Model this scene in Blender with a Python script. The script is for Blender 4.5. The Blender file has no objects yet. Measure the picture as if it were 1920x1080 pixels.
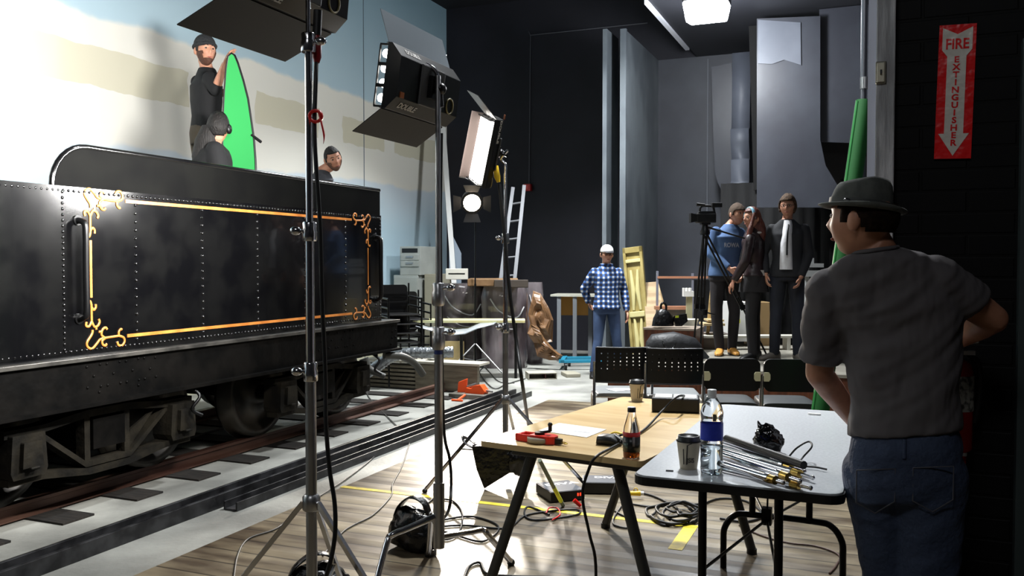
import bpy, math, random
from mathutils import Vector, Matrix, Euler, Quaternion, noise
random.seed(7)
PI = math.pi
V = Vector
SC = bpy.context.scene
COL = SC.collection

# ------------------------------------------------------------ camera, exposure
F = 1650.0
PITCH = math.radians(1.70)
cam = bpy.data.cameras.new('camera'); cam.sensor_width = 36; cam.lens = F/1920*36
cam.clip_start = .05; cam.clip_end = 100
camo = bpy.data.objects.new('camera', cam); COL.objects.link(camo)
camo.location = (0, 0, 1.5); camo.rotation_euler = (PI/2-PITCH, 0, 0)
SC.camera = camo
SC.view_settings.view_transform = 'Standard'
SC.view_settings.look = 'None'
SC.view_settings.gamma = 1
SC.view_settings.use_curve_mapping = False
SC.view_settings.exposure = 0.0
w = bpy.data.worlds.new('world'); SC.world = w; w.use_nodes = True
w.node_tree.nodes['Background'].inputs[0].default_value = (.6, .65, .8, 1)
w.node_tree.nodes['Background'].inputs[1].default_value = .012

# ------------------------------------------------------------ coordinates
# the tracks run away to the right of the view axis: u along them, v across
TH = math.atan(678/1650)
TD = V((math.sin(TH), math.cos(TH), 0)); ND = V((math.cos(TH), -math.sin(TH), 0))
def T(u, v, z=0): return TD*u + ND*v + V((0, 0, z))
def at(px, py, Y):                      # point at depth Y seen in direction (px, py)
    a = (px-960)/F; b = (540-py)/F
    y = math.cos(PITCH)+b*math.sin(PITCH); z = -math.sin(PITCH)+b*math.cos(PITCH)
    return V((a*Y/y, Y, 1.5+z*Y/y))
def fl(px, py, h=0):                    # point at height h seen in direction (px, py)
    a = (px-960)/F; b = (540-py)/F
    y = math.cos(PITCH)+b*math.sin(PITCH); z = -math.sin(PITCH)+b*math.cos(PITCH)
    s = (h-1.5)/z
    return V((a*s, y*s, h))
def uv(p): return p.dot(TD), p.dot(ND)

def area(name, loc, aim, sx, sy, power, col=(1, 1, 1), spread=PI, parent=None):
    l = bpy.data.lights.new(name, 'AREA'); l.shape = 'RECTANGLE'; l.size = sx; l.size_y = sy
    l.energy = power; l.color = col; l.spread = spread
    o = bpy.data.objects.new(name, l); COL.objects.link(o); o.location = loc
    o.rotation_euler = (V(aim)-V(loc)).to_track_quat('-Z', 'Y').to_euler()
    return o
# unseen fill lamps added overhead to brighten the foreground, tables and far floor
area('overhead_fill_light', T(-1.6, -.6, 5.2), T(2.6, -.2, 1.0), 1.2, .5, 42, (.95, .97, 1))
area('overhead_fill_light', T(6.0, -1.3, 5.6), T(5.4, -1.4, 0), .5, .5, 185, (.95, .98, 1), math.radians(110))
area('overhead_fill_light', T(10.0, -3.6, 5.7), T(10.0, -3.6, 0), .6, .6, 330, (.95, .98, 1), math.radians(110))

ORD = ['first', 'second', 'third', 'fourth', 'fifth', 'sixth', 'seventh', 'eighth', 'ninth', 'tenth', 'eleventh', 'twelfth', 'thirteenth', 'fourteenth', 'fifteenth']
# ------------------------------------------------------------ materials
def lin(c):
    r = []
    for x in c[:3]:
        x /= 255
        r.append(x/12.92 if x <= .04045 else ((x+.055)/1.055)**2.4)
    return (*r, 1)
MATS = {}
def mat(name, col, rough=.5, metal=0, col2=None, scale=8, detail=4, thr=(.4, .6), bump=0, bscale=None, stretch=(1, 1, 1),
        emit=None, estr=0, trans=0, ior=1.45, alpha=1, coat=0, spec=None, sheen=0, rvar=0):
    if name in MATS: return MATS[name]
    m = bpy.data.materials.new(name); m.use_nodes = True
    nt = m.node_tree; N = nt.nodes; L = nt.links; b = N['Principled BSDF']
    b.inputs['Base Color'].default_value = lin(col); b.inputs['Roughness'].default_value = rough
    b.inputs['Metallic'].default_value = metal; b.inputs['Transmission Weight'].default_value = trans
    b.inputs['IOR'].default_value = ior; b.inputs['Alpha'].default_value = alpha
    b.inputs['Coat Weight'].default_value = coat; b.inputs['Sheen Weight'].default_value = sheen
    if spec is not None: b.inputs['Specular IOR Level'].default_value = spec
    if emit: b.inputs['Emission Color'].default_value = lin(emit); b.inputs['Emission Strength'].default_value = estr
    if col2 or bump or rvar:
        tc = N.new('ShaderNodeTexCoord'); mp = N.new('ShaderNodeMapping'); mp.inputs['Scale'].default_value = stretch
        L.new(tc.outputs['Object'], mp.inputs[0])
        nz = N.new('ShaderNodeTexNoise'); nz.inputs['Scale'].default_value = scale; nz.inputs['Detail'].default_value = detail
        L.new(mp.outputs[0], nz.inputs['Vector'])
        if col2:
            cr = N.new('ShaderNodeValToRGB'); e = cr.color_ramp.elements
            e[0].position, e[1].position = thr; e[0].color = lin(col); e[1].color = lin(col2)
            L.new(nz.outputs[0], cr.inputs[0]); L.new(cr.outputs[0], b.inputs['Base Color'])
        if rvar:
            mr = N.new('ShaderNodeMapRange'); mr.inputs[1].default_value = .3; mr.inputs[2].default_value = .7
            mr.inputs[3].default_value = max(0, rough-rvar); mr.inputs[4].default_value = rough+rvar
            L.new(nz.outputs[0], mr.inputs[0]); L.new(mr.outputs[0], b.inputs['Roughness'])
        if bump:
            n2 = nz
            if bscale:
                n2 = N.new('ShaderNodeTexNoise'); n2.inputs['Scale'].default_value = bscale; L.new(mp.outputs[0], n2.inputs['Vector'])
            bp = N.new('ShaderNodeBump'); bp.inputs['Strength'].default_value = bump; bp.inputs['Distance'].default_value = .02
            L.new(n2.outputs[0], bp.inputs['Height']); L.new(bp.outputs[0], b.inputs['Normal'])
    MATS[name] = m
    return m
BLACKPAINT = mat('tender_black', (5, 5, 6), .15, col2=(11, 11, 11), scale=4, bump=.035, bscale=3, rvar=.02, coat=.3)
DARKPAINT = mat('frame_black', (6, 6, 6), .45, col2=(13, 12, 11), spec=.06, scale=5, bump=.25, bscale=14)
GOLD = mat('gold_paint', (196, 124, 58), .35, col2=(168, 100, 42), scale=6)
CHROME = mat('chrome', (205, 205, 208), .16, 1)
STEEL = mat('dull_steel', (165, 165, 166), .38, 1, rvar=.1, scale=20)
ALU = mat('aluminium', (150, 154, 160), .4, 1)
BLKPL = mat('black_plastic', (14, 14, 15), .4)
BLKMET = mat('black_metal', (12, 12, 13), .35, .3)
RUBBER = mat('black_rubber', (10, 10, 10), .5)
BAG = mat('black_bag', (9, 9, 10), .24, bump=1, scale=14, detail=6)
WHITE = mat('white_paint', (225, 225, 222), .5)
RED = mat('red_plastic', (205, 25, 22), .35)
YEL = mat('yellow_plastic', (228, 190, 40), .4)
GRIME = mat('truck_steel', (15, 14, 12), .65, 0, spec=.12, col2=(31, 28, 22), scale=6, bump=.3, bscale=20)
RUST = mat('rusty_rail', (62, 38, 30), .5, .3, col2=(96, 70, 58), scale=6, stretch=(1, .1, 1), bump=.2)
BRICKRED = mat('mahogany_wood', (70, 36, 22), .4, col2=(96, 52, 32), scale=3, stretch=(8, 1, 1))
TAN = mat('tan_wood', (186, 158, 106), .5, col2=(160, 132, 84), scale=3, stretch=(1, 1, 8))
PLY = mat('plywood', (176, 152, 116), .6, col2=(150, 126, 92), scale=3, stretch=(1, 1, 5))
CARD = mat('cardboard', (112, 84, 56), .7, col2=(134, 104, 72), scale=4, bump=.5, bscale=7)
GREYMET = mat('grey_cabinet', (165, 169, 164), .45, col2=(154, 158, 153), scale=3)
OFFW = mat('off_white', (205, 203, 192), .5)

# ------------------------------------------------------------ mesh builder
class MB:
    def __init__(s): s.v = []; s.f = []; s.s = []; s.m = []; s.mi = 0
    def add(s, vs, fs, smooth=False, M=None):
        o = len(s.v)
        s.v += [(M @ V(p)) if M is not None else V(p) for p in vs]
        for f in fs: s.f.append([o+i for i in f]); s.s.append(smooth); s.m.append(s.mi)
        return s
    def box(s, x0, x1, y0, y1, z0, z1, M=None):
        vs = [(x, y, z) for z in (z0, z1) for y in (y0, y1) for x in (x0, x1)]
        return s.add(vs, [(0, 2, 3, 1), (4, 5, 7, 6), (0, 1, 5, 4), (2, 6, 7, 3), (0, 4, 6, 2), (1, 3, 7, 5)], False, M)
    def prism(s, poly, t0, t1, axis='z', M=None, smooth=False):
        # poly in 2D, extruded along axis between t0 and t1
        def P(a, b, t): return {'z': (a, b, t), 'x': (t, a, b), 'y': (a, t, b)}[axis]
        n = len(poly)
        vs = [P(a, b, t0) for a, b in poly]+[P(a, b, t1) for a, b in poly]
        s.add(vs, [list(range(n))[::-1], [n+i for i in range(n)]], False, M)
        return s.add(vs, [(i, (i+1) % n, n+(i+1) % n, n+i) for i in range(n)], smooth, M)
    def tube(s, pts, r, n=10, closed=False, caps=True, M=None, flat=1.0, up=None):
        pts = [V(p) for p in pts]; k = len(pts)
        rs = list(r) if isinstance(r, (list, tuple)) else [r]*k
        tang = []
        for i in range(k):
            a = pts[(i-1) % k] if (closed or i > 0) else pts[i]
            b = pts[(i+1) % k] if (closed or i < k-1) else pts[i]
            t = (b-a); tang.append(t.normalized() if t.length > 1e-9 else V((0, 0, 1)))
        ref = V(up) if up else (V((0, 0, 1)) if abs(tang[0].z) < .9 else V((1, 0, 0)))
        nrm = (ref-tang[0]*ref.dot(tang[0])).normalized()
        vs = []
        for i in range(k):
            t = tang[i]
            if up: q = V(up); q = q-t*q.dot(t); nrm = q.normalized() if q.length > 1e-4 else nrm
            else:
                q = nrm-t*nrm.dot(t); nrm = q.normalized() if q.length > 1e-6 else t.orthogonal().normalized()
            bn = t.cross(nrm)
            for j in range(n):
                a = 2*PI*(j+.5*(n == 4))/n
                vs.append(pts[i]+(nrm*math.cos(a)*flat+bn*math.sin(a))*rs[i])
        fs = []
        for i in range(k if closed else k-1):
            for j in range(n):
                a = i*n+j; b = i*n+(j+1) % n; c = ((i+1) % k)*n+(j+1) % n; d = ((i+1) % k)*n+j
                fs.append((a, b, c, d))
        s.add(vs, fs, n > 4, M)
        if caps and not closed:
            s.add(vs[:n], [list(range(n))[::-1]], False, M); s.add(vs[-n:], [list(range(n))], False, M)
        return s
    def lathe(s, prof, n=20, M=None, c=(0, 0, 0)):
        vs = []; c = V(c)
        for r, z in prof:
            for j in range(n): a = 2*PI*j/n; vs.append(c+V((r*math.cos(a), r*math.sin(a), z)))
        fs = [(i*n+j, i*n+(j+1) % n, (i+1)*n+(j+1) % n, (i+1)*n+j) for i in range(len(prof)-1) for j in range(n)]
        s.add(vs, fs, True, M)
        if prof[0][0] > 1e-5: s.add(vs[:n], [list(range(n))[::-1]], False, M)
        if prof[-1][0] > 1e-5: s.add(vs[-n:], [list(range(n))], False, M)
        return s
    def ball(s, c, r, n=12, m=8, M=None, fn=None):
        c = V(c); r = V(r) if hasattr(r, '__len__') else V((r, r, r)); vs = [];
        for i in range(m+1):
            ph = PI*i/m-PI/2
            for j in range(n):
                th = 2*PI*j/n; d = V((math.cos(ph)*math.cos(th), math.cos(ph)*math.sin(th), math.sin(ph)))
                p = V((d.x*r.x, d.y*r.y, d.z*r.z))
                if fn: p = fn(d, p)
                vs.append(c+p)
        fs = [(i*n+j, i*n+(j+1) % n, (i+1)*n+(j+1) % n, (i+1)*n+j) for i in range(m) for j in range(n)]
        return s.add(vs, fs, True, M)
    def loft(s, secs, n=20, M=None, e=2.3):
        # secs: (centre, side vector, front vector)
        vs = []
        for c, a, b in secs:
            c, a, b = V(c), V(a), V(b)
            for j in range(n):
                t = 2*PI*j/n; ct, st = math.cos(t), math.sin(t)
                x = math.copysign(abs(ct)**(2/e), ct); y = math.copysign(abs(st)**(2/e), st)
                vs.append(c+a*x+b*y)
        k = len(secs)
        s.add(vs, [(i*n+j, i*n+(j+1) % n, (i+1)*n+(j+1) % n, (i+1)*n+j) for i in range(k-1) for j in range(n)], True, M)
        s.add(vs[:n], [list(range(n))[::-1]], True, M); s.add(vs[-n:], [list(range(n))], True, M)
        return s
    def mesh(s, name, mats):
        me = bpy.data.meshes.new(name); me.from_pydata([tuple(v) for v in s.v], [], s.f)
        me.polygons.foreach_set('use_smooth', s.s)
        for m in (mats if isinstance(mats, (list, tuple)) else [mats]): me.materials.append(m)
        me.polygons.foreach_set('material_index', s.m); me.update()
        return me
def obj(name, mb, mats, parent=None, label=None, loc=(0, 0, 0), rz=0, bevel=0, seg=2, remesh=0, smooth=0, solid=0, weld=False):
    me = mb.mesh(name, mats) if isinstance(mb, MB) else mb
    if not isinstance(mb, MB) and mats is not None:
        me.materials.clear(); me.materials.append(mats)
    o = bpy.data.objects.new(name, me); COL.objects.link(o)
    o.location = loc; o.rotation_euler = (0, 0, rz)
    if parent is not None: o.parent = parent
    if label: o['label'] = label
    if remesh:
        m = o.modifiers.new('r', 'REMESH'); m.mode = 'VOXEL'; m.voxel_size = remesh; m.use_smooth_shade = True
        if smooth: m = o.modifiers.new('s', 'SMOOTH'); m.factor = .6; m.iterations = smooth
    if solid: m = o.modifiers.new('t', 'SOLIDIFY'); m.thickness = solid; m.offset = 0
    if bevel:
        m = o.modifiers.new('b', 'BEVEL'); m.width = bevel; m.segments = seg; m.limit_method = 'ANGLE'; m.angle_limit = math.radians(40)
    return o
def thing(name, label, cat, loc=(0, 0, 0), rz=0, group=None):
    o = bpy.data.objects.new(name, None); COL.objects.link(o); o.empty_display_size = .1
    o.location = loc; o.rotation_euler = (0, 0, rz); o['label'] = label; o['category'] = cat
    if group: o['group'] = group
    return o
def tag(o, label, cat, group=None, kind=None):
    o['label'] = label; o['category'] = cat
    if group: o['group'] = group
    if kind: o['kind'] = kind
    return o
def struct(name, mb, mats, **k):
    o = obj(name, mb, mats, **k); o['kind'] = 'structure'; return o
def dup(root, loc, rz, label, group=None):
    r = root.copy(); COL.objects.link(r); r.location = loc; r.rotation_euler = (0, 0, rz); r['label'] = label
    if group: r['group'] = group
    def kids(a, b):
        for ch in list(a.children):
            c = ch.copy(); COL.objects.link(c); c.parent = b; kids(ch, c)
    kids(root, r)
    return r
def text(name, s, size, m, parent, M, extrude=.0005, ax='CENTER', bold=.0, sx=1, label=None):
    cu = bpy.data.curves.new(name, 'FONT'); cu.body = s; cu.size = size; cu.extrude = extrude; cu.offset = bold
    cu.align_x = ax; cu.align_y = 'CENTER'; cu.resolution_u = 3
    o = bpy.data.objects.new(name, cu); COL.objects.link(o)
    dg = bpy.context.evaluated_depsgraph_get()
    me = bpy.data.meshes.new_from_object(o.evaluated_get(dg)); bpy.data.objects.remove(o)
    me.transform(M @ Matrix.Diagonal((sx, 1, 1, 1)))
    return obj(name, me, m, parent, label)
def frame(x, y, z, o=(0, 0, 0)):        # matrix with the given axes
    x, y, z = V(x), V(y), V(z)
    M = Matrix((x, y, z)).transposed().to_4x4(); M.translation = V(o); return M
def curve(pts, n=6):                    # Catmull-Rom through the points
    P = [V(p) for p in pts]; out = []
    for i in range(len(P)-1):
        a = P[max(i-1, 0)]; b = P[i]; c = P[i+1]; d = P[min(i+2, len(P)-1)]
        for j in range(n):
            t = j/n
            out.append(.5*((2*b)+(c-a)*t+(2*a-5*b+4*c-d)*t*t+(3*b-a-3*c+d)*t**3))
    out.append(P[-1]); return out
def cable(name, pts, r, m, label, cat='cable', group=None, n=6, parent=None):
    pts = [V(p) for p in pts]; o = pts[-1].copy()
    mb = MB().tube([p-o for p in curve(pts, n)], r, 6)
    x = obj(name, mb, m, parent, loc=o)
    return tag(x, label, cat, group) if parent is None else x
# ============================================================ THE ROOM
def nodes(name):
    m = bpy.data.materials.new(name); m.use_nodes = True; MATS[name] = m
    return m, m.node_tree.nodes, m.node_tree.links, m.node_tree.nodes['Principled BSDF']
def concrete():
    m, N, L, b = nodes('dusty_concrete')
    g = N.new('ShaderNodeNewGeometry'); a = N.new('ShaderNodeTexNoise'); a.inputs['Scale'].default_value = 1.6; a.inputs['Detail'].default_value = 8
    L.new(g.outputs['Position'], a.inputs['Vector'])
    c = N.new('ShaderNodeValToRGB'); e = c.color_ramp.elements; e[0].position = .35; e[1].position = .65
    e[0].color = lin((112, 112, 107)); e[1].color = lin((162, 162, 155))
    L.new(a.outputs[0], c.inputs[0]); L.new(c.outputs[0], b.inputs['Base Color']); b.inputs['Roughness'].default_value = .6
    n2 = N.new('ShaderNodeTexNoise'); n2.inputs['Scale'].default_value = 30; n2.inputs['Detail'].default_value = 6; L.new(g.outputs['Position'], n2.inputs['Vector'])
    bp = N.new('ShaderNodeBump'); bp.inputs['Strength'].default_value = .25; bp.inputs['Distance'].default_value = .01
    L.new(n2.outputs[0], bp.inputs['Height']); L.new(bp.outputs[0], b.inputs['Normal'])
    return m
def planks():
    m, N, L, b = nodes('worn_floorboards')
    tc = N.new('ShaderNodeTexCoord'); sp = N.new('ShaderNodeSeparateXYZ'); L.new(tc.outputs['Object'], sp.inputs[0])
    # local x runs along the boards, y across them
    d = N.new('ShaderNodeMath'); d.operation = 'DIVIDE'; d.inputs[1].default_value = .165; L.new(sp.outputs['Y'], d.inputs[0])
    f = N.new('ShaderNodeMath'); f.operation = 'FLOOR'; L.new(d.outputs[0], f.inputs[0])
    wn = N.new('ShaderNodeTexWhiteNoise'); wn.noise_dimensions = '1D'; L.new(f.outputs[0], wn.inputs['W'])
    fr = N.new('ShaderNodeMath'); fr.operation = 'FRACT'; L.new(d.outputs[0], fr.inputs[0])
    pp = N.new('ShaderNodeMath'); pp.operation = 'PINGPONG'; pp.inputs[1].default_value = .5; L.new(fr.outputs[0], pp.inputs[0])
    gp = N.new('ShaderNodeMapRange'); gp.inputs[1].default_value = 0; gp.inputs[2].default_value = .055; gp.inputs[3].default_value = 0; gp.inputs[4].default_value = 1
    L.new(pp.outputs[0], gp.inputs[0])
    mp = N.new('ShaderNodeMapping'); mp.inputs['Scale'].default_value = (1.1, 4, 1); L.new(tc.outputs['Object'], mp.inputs[0])
    nz = N.new('ShaderNodeTexNoise'); nz.inputs['Scale'].default_value = 2; nz.inputs['Detail'].default_value = 8; L.new(mp.outputs[0], nz.inputs['Vector'])
    n3 = N.new('ShaderNodeTexNoise'); n3.inputs['Scale'].default_value = 1.1; n3.inputs['Detail'].default_value = 6; L.new(tc.outputs['Object'], n3.inputs['Vector'])
    mx = N.new('ShaderNodeMath'); mx.operation = 'ADD'; L.new(nz.outputs[0], mx.inputs[0])
    m2 = N.new('ShaderNodeMath'); m2.operation = 'MULTIPLY_ADD'; m2.inputs[1].default_value = .14; L.new(wn.outputs[0], m2.inputs[0]); L.new(n3.outputs[0], m2.inputs[2]); L.new(m2.outputs[0], mx.inputs[1])
    c = N.new('ShaderNodeValToRGB'); e = c.color_ramp.elements; e[0].position = .85; e[1].position = 1.35
    c.color_ramp.elements[0].color = lin((74, 62, 48)); c.color_ramp.elements[1].color = lin((148, 135, 110))
    e2 = N.new('ShaderNodeMapRange'); e2.inputs[1].default_value = .75; e2.inputs[2].default_value = 1.5; L.new(mx.outputs[0], e2.inputs[0])
    e[0].position = .15; e[1].position = .75
    L.new(e2.outputs[0], c.inputs[0])
    mu = N.new('ShaderNodeMixRGB'); mu.blend_type = 'MIX'; mu.inputs[1].default_value = lin((22, 18, 14)); L.new(gp.outputs[0], mu.inputs[0]); L.new(c.outputs[0], mu.inputs[2])
    L.new(mu.outputs[0], b.inputs['Base Color'])
    rr = N.new('ShaderNodeMapRange'); rr.inputs[1].default_value = .3; rr.inputs[2].default_value = .7; rr.inputs[3].default_value = .3; rr.inputs[4].default_value = .52; L.new(n3.outputs[0], rr.inputs[0]); L.new(rr.outputs[0], b.inputs['Roughness'])
    cup = N.new('ShaderNodeMath'); cup.operation = 'ADD'; L.new(pp.outputs[0], cup.inputs[0])
    k = N.new('ShaderNodeMath'); k.operation = 'MULTIPLY'; k.inputs[1].default_value = .3; L.new(nz.outputs[0], k.inputs[0]); L.new(k.outputs[0], cup.inputs[1])
    bp = N.new('ShaderNodeBump'); bp.inputs['Strength'].default_value = .55; bp.inputs['Distance'].default_value = .012
    L.new(cup.outputs[0], bp.inputs['Height']); L.new(bp.outputs[0], b.inputs['Normal'])
    return m
def blue_wall():
    m, N, L, b = nodes('patched_blue_drywall')
    tc = N.new('ShaderNodeTexCoord'); sp = N.new('ShaderNodeSeparateXYZ'); L.new(tc.outputs['Object'], sp.inputs[0])
    nz = N.new('ShaderNodeTexNoise'); nz.inputs['Scale'].default_value = .9; nz.inputs['Detail'].default_value = 6; L.new(tc.outputs['Object'], nz.inputs['Vector'])
    zz = N.new('ShaderNodeMath'); zz.operation = 'MULTIPLY_ADD'; zz.inputs[1].default_value = .34; L.new(nz.outputs[0], zz.inputs[0]); L.new(sp.outputs['Z'], zz.inputs[2])  # z + .17 +- .1
    c = N.new('ShaderNodeValToRGB'); c.color_ramp.interpolation = 'LINEAR'; e = c.color_ramp.elements
    mr = N.new('ShaderNodeMapRange'); mr.inputs[1].default_value = 0; mr.inputs[2].default_value = 6; L.new(zz.outputs[0], mr.inputs[0]); L.new(mr.outputs[0], c.inputs[0])
    tan, blu, blu2, cre = lin((196, 194, 168)), lin((190, 216, 228)), lin((188, 214, 228)), lin((242, 240, 230))
    pts = [(0, tan), (1.22/6, tan), (1.25/6, blu2), (2.2/6, blu), (2.83/6, lin((218, 230, 238))), (2.87/6, cre), (4.08/6, cre), (4.13/6, blu), (1, lin((140, 172, 188)))]
    e[0].position = 0; e[0].color = pts[0][1]; e[1].position = 1; e[1].color = pts[-1][1]
    for p, col in pts[1:-1]: x = e.new(p); x.color = col
    # the bare khaki strip between z 3.2 and 3.6, broken along the wall
    n2 = N.new('ShaderNodeTexNoise'); n2.inputs['Scale'].default_value = 3; L.new(tc.outputs['Object'], n2.inputs['Vector'])
    z2 = N.new('ShaderNodeMath'); z2.operation = 'MULTIPLY_ADD'; z2.inputs[1].default_value = .1; L.new(n2.outputs[0], z2.inputs[0]); L.new(sp.outputs['Z'], z2.inputs[2])
    def rng(src, lo, hi):
        a = N.new('ShaderNodeMath'); a.operation = 'GREATER_THAN'; a.inputs[1].default_value = lo; L.new(src, a.inputs[0])
        q = N.new('ShaderNodeMath'); q.operation = 'LESS_THAN'; q.inputs[1].default_value = hi; L.new(src, q.inputs[0])
        r = N.new('ShaderNodeMath'); r.operation = 'MULTIPLY'; L.new(a.outputs[0], r.inputs[0]); L.new(q.outputs[0], r.inputs[1]); return r.outputs[0]
    y2 = N.new('ShaderNodeMath'); y2.operation = 'MULTIPLY_ADD'; y2.inputs[1].default_value = .15; L.new(n2.outputs[0], y2.inputs[0]); L.new(sp.outputs['Y'], y2.inputs[2])
    acc = None
    for lo, hi in ((5.75, 7.85), (9.0, 10.35), (10.95, 12.1), (12.4, 14.1)):
        r = rng(y2.outputs[0], lo, hi)
        if acc is None: acc = r
        else:
            q = N.new('ShaderNodeMath'); q.operation = 'ADD'; L.new(acc, q.inputs[0]); L.new(r, q.inputs[1]); acc = q.outputs[0]
    q = N.new('ShaderNodeMath'); q.operation = 'MULTIPLY'; L.new(acc, q.inputs[0]); L.new(rng(z2.outputs[0], 3.27, 3.66), q.inputs[1])
    q2 = N.new('ShaderNodeMath'); q2.operation = 'MULTIPLY'; q2.inputs[1].default_value = .75; L.new(q.outputs[0], q2.inputs[0])
    mx = N.new('ShaderNodeMixRGB'); mx.inputs[2].default_value = lin((216, 210, 182)); L.new(q2.outputs[0], mx.inputs[0]); L.new(c.outputs[0], mx.inputs[1])
    L.new(mx.outputs[0], b.inputs['Base Color']); b.inputs['Roughness'].default_value = .7
    return m
def brick():
    m, N, L, b = nodes('black_painted_brick')
    tc = N.new('ShaderNodeTexCoord'); mp = N.new('ShaderNodeMapping'); mp.inputs['Rotation'].default_value = (PI/2, 0, 0); L.new(tc.outputs['Object'], mp.inputs[0])
    br = N.new('ShaderNodeTexBrick'); br.inputs['Scale'].default_value = 1; br.inputs['Brick Width'].default_value = .3; br.inputs['Row Height'].default_value = .076
    br.inputs['Mortar Size'].default_value = .007; br.inputs['Mortar Smooth'].default_value = .5
    br.inputs['Color1'].default_value = lin((9, 9, 10)); br.inputs['Color2'].default_value = lin((11, 11, 12)); br.inputs['Mortar'].default_value = lin((6, 6, 6)); b.inputs['Specular IOR Level'].default_value = .15
    L.new(mp.outputs[0], br.inputs['Vector']); L.new(br.outputs[0], b.inputs['Base Color']); b.inputs['Roughness'].default_value = .6
    bp = N.new('ShaderNodeBump'); bp.inputs['Strength'].default_value = .4; bp.inputs['Distance'].default_value = .008; bp.invert = True
    L.new(br.outputs['Fac'], bp.inputs['Height']); L.new(bp.outputs[0], b.inputs['Normal'])
    return m
CONC = concrete(); WOODFL = planks(); BLUEW = blue_wall(); BRICK = brick()
BLKWALL = mat('black_wall', (28, 28, 36), .65, col2=(33, 33, 42), scale=1.5, bump=.08, bscale=12)
BLKCEIL = mat('black_ceiling', (20, 20, 27), .8)
GREYFLAT = mat('grey_flat', (46, 48, 56), .45, col2=(54, 57, 65), scale=1.6, detail=8, bump=.1, bscale=5)
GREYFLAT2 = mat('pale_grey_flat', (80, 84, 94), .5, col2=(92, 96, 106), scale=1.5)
GREYWALL = mat('alcove_grey', (60, 62, 69), .5, col2=(70, 73, 80), scale=1.2, detail=8, bump=.05)

R0 = -TH
struct('floor', MB().box(-9, 4, -3, 15, -.2, 0), CONC, rz=R0)
struct('floor', MB().box(-3.25, 2.6, -2.5, 8.96, -.05, .004), WOODFL, rz=R0)
struct('wall_left', MB().box(-7.35, -7.1, -3, 14.2, 0, 6), BLUEW, rz=R0)
struct('trim_1', MB().box(-7.1, -7.096, 11.42, 11.435, 0, 6), mat('wall_joint_grey', (92, 108, 118), .7), rz=R0)  # dark hairline joint running the full height of the wall
struct('wall_back', MB().box(-7.35, 3, 14.2, 14.4, 0, 6), BLKWALL, rz=R0)
struct('wall_right', MB().box(.062, 3.2, 3.45, 3.65, 0, 6), BRICK, rz=R0)
struct('wall_side', MB().box(.3, .5, 3.65, 14.2, 0, 6), BLKWALL, rz=R0)
struct('wall_front', MB().box(-7.35, 3, -3.2, -3, 0, 6), BLKWALL, rz=R0)
struct('wall_near', MB().box(3, 3.2, -3, 3.45, 0, 6), BLKWALL, rz=R0)
struct('ceiling', MB().box(-7.35, 3.2, -3.2, 14.4, 6, 6.2), BLKCEIL, rz=R0)
# the lower ceiling over the alcove and its pale edge
struct('ceiling', MB().box(-2.63, .3, 10.6, 14.2, 4.75, 5.05), mat('soffit_black', (30, 31, 37), .6), rz=R0)
struct('trim_2', MB().box(-2.69, -2.63, 10.9, 13.5, 4.72, 4.82), mat('pale_edge', (186, 188, 196), .4), rz=R0)
# grey wall of the alcove, painted over the back wall
struct('wall_alcove', MB().box(-3.25, .3, 14.12, 14.2, 0, 4.75), GREYWALL, rz=R0)
struct('trim_3', MB().box(-2.46, -2.445, 14.10, 14.12, 0, 4.7), mat('chalk_seam', (104, 108, 116), .6), rz=R0)
# projecting fins left of the alcove
FIN = mat('fin_grey', (104, 111, 116), .38, col2=(82, 88, 94), scale=2, detail=9, stretch=(1, 1, .5), bump=.15, bscale=4)
struct('wall_fin', MB().box(-3.31, -3.25, 12.15, 14.12, 0, 4.75).box(-3.33, -3.245, 12.1, 12.16, 0, 4.77), FIN, rz=R0)
struct('wall_fin', MB().box(-3.56, -3.5, 12.02, 12.62, 0, 4.77), FIN, rz=R0)
# end post of the near wall, its white edge and the trim by the frame's edge
struct('trim_4', MB().box(0, .062, 3.38, 3.5, 0, 6), mat('weathered_post', (150, 150, 152), .75, col2=(196, 196, 198), scale=5, detail=10, stretch=(6, 6, .7), bump=.7), rz=R0, bevel=.004)
struct('trim_5', MB().box(-.027, 0, 3.42, 3.6, 0, 6), mat('white_edge', (214, 218, 234), .5), rz=R0)
struct('trim_6', MB().box(.455, .6, 3.4, 3.45, 0, 2.25), mat('door_trim', (52, 62, 62), .5), rz=R0)
# ---- yellow floor tape
ytape = mat('yellow_tape', (226, 204, 60), .45, col2=(170, 152, 70), scale=9, thr=(.52, .75))
a = fl(645, 912); b2 = fl(1308, 990); c2 = fl(1268, 1060)
ua, va = uv(a); ub, vb = uv(b2); uc, vc = uv(c2); ub = ua
tag(obj('floor_tape', MB().box(va, vb, ua-.05, ua, .004, .006), ytape, rz=R0), 'long worn yellow tape line across the floorboards', 'tape')
tag(obj('floor_tape', MB().box(vb-.075, vb, ub-.46, ub-.052, .004, .006), ytape, rz=R0), 'short worn yellow tape strip turning off toward the gray table legs', 'tape')

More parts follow.
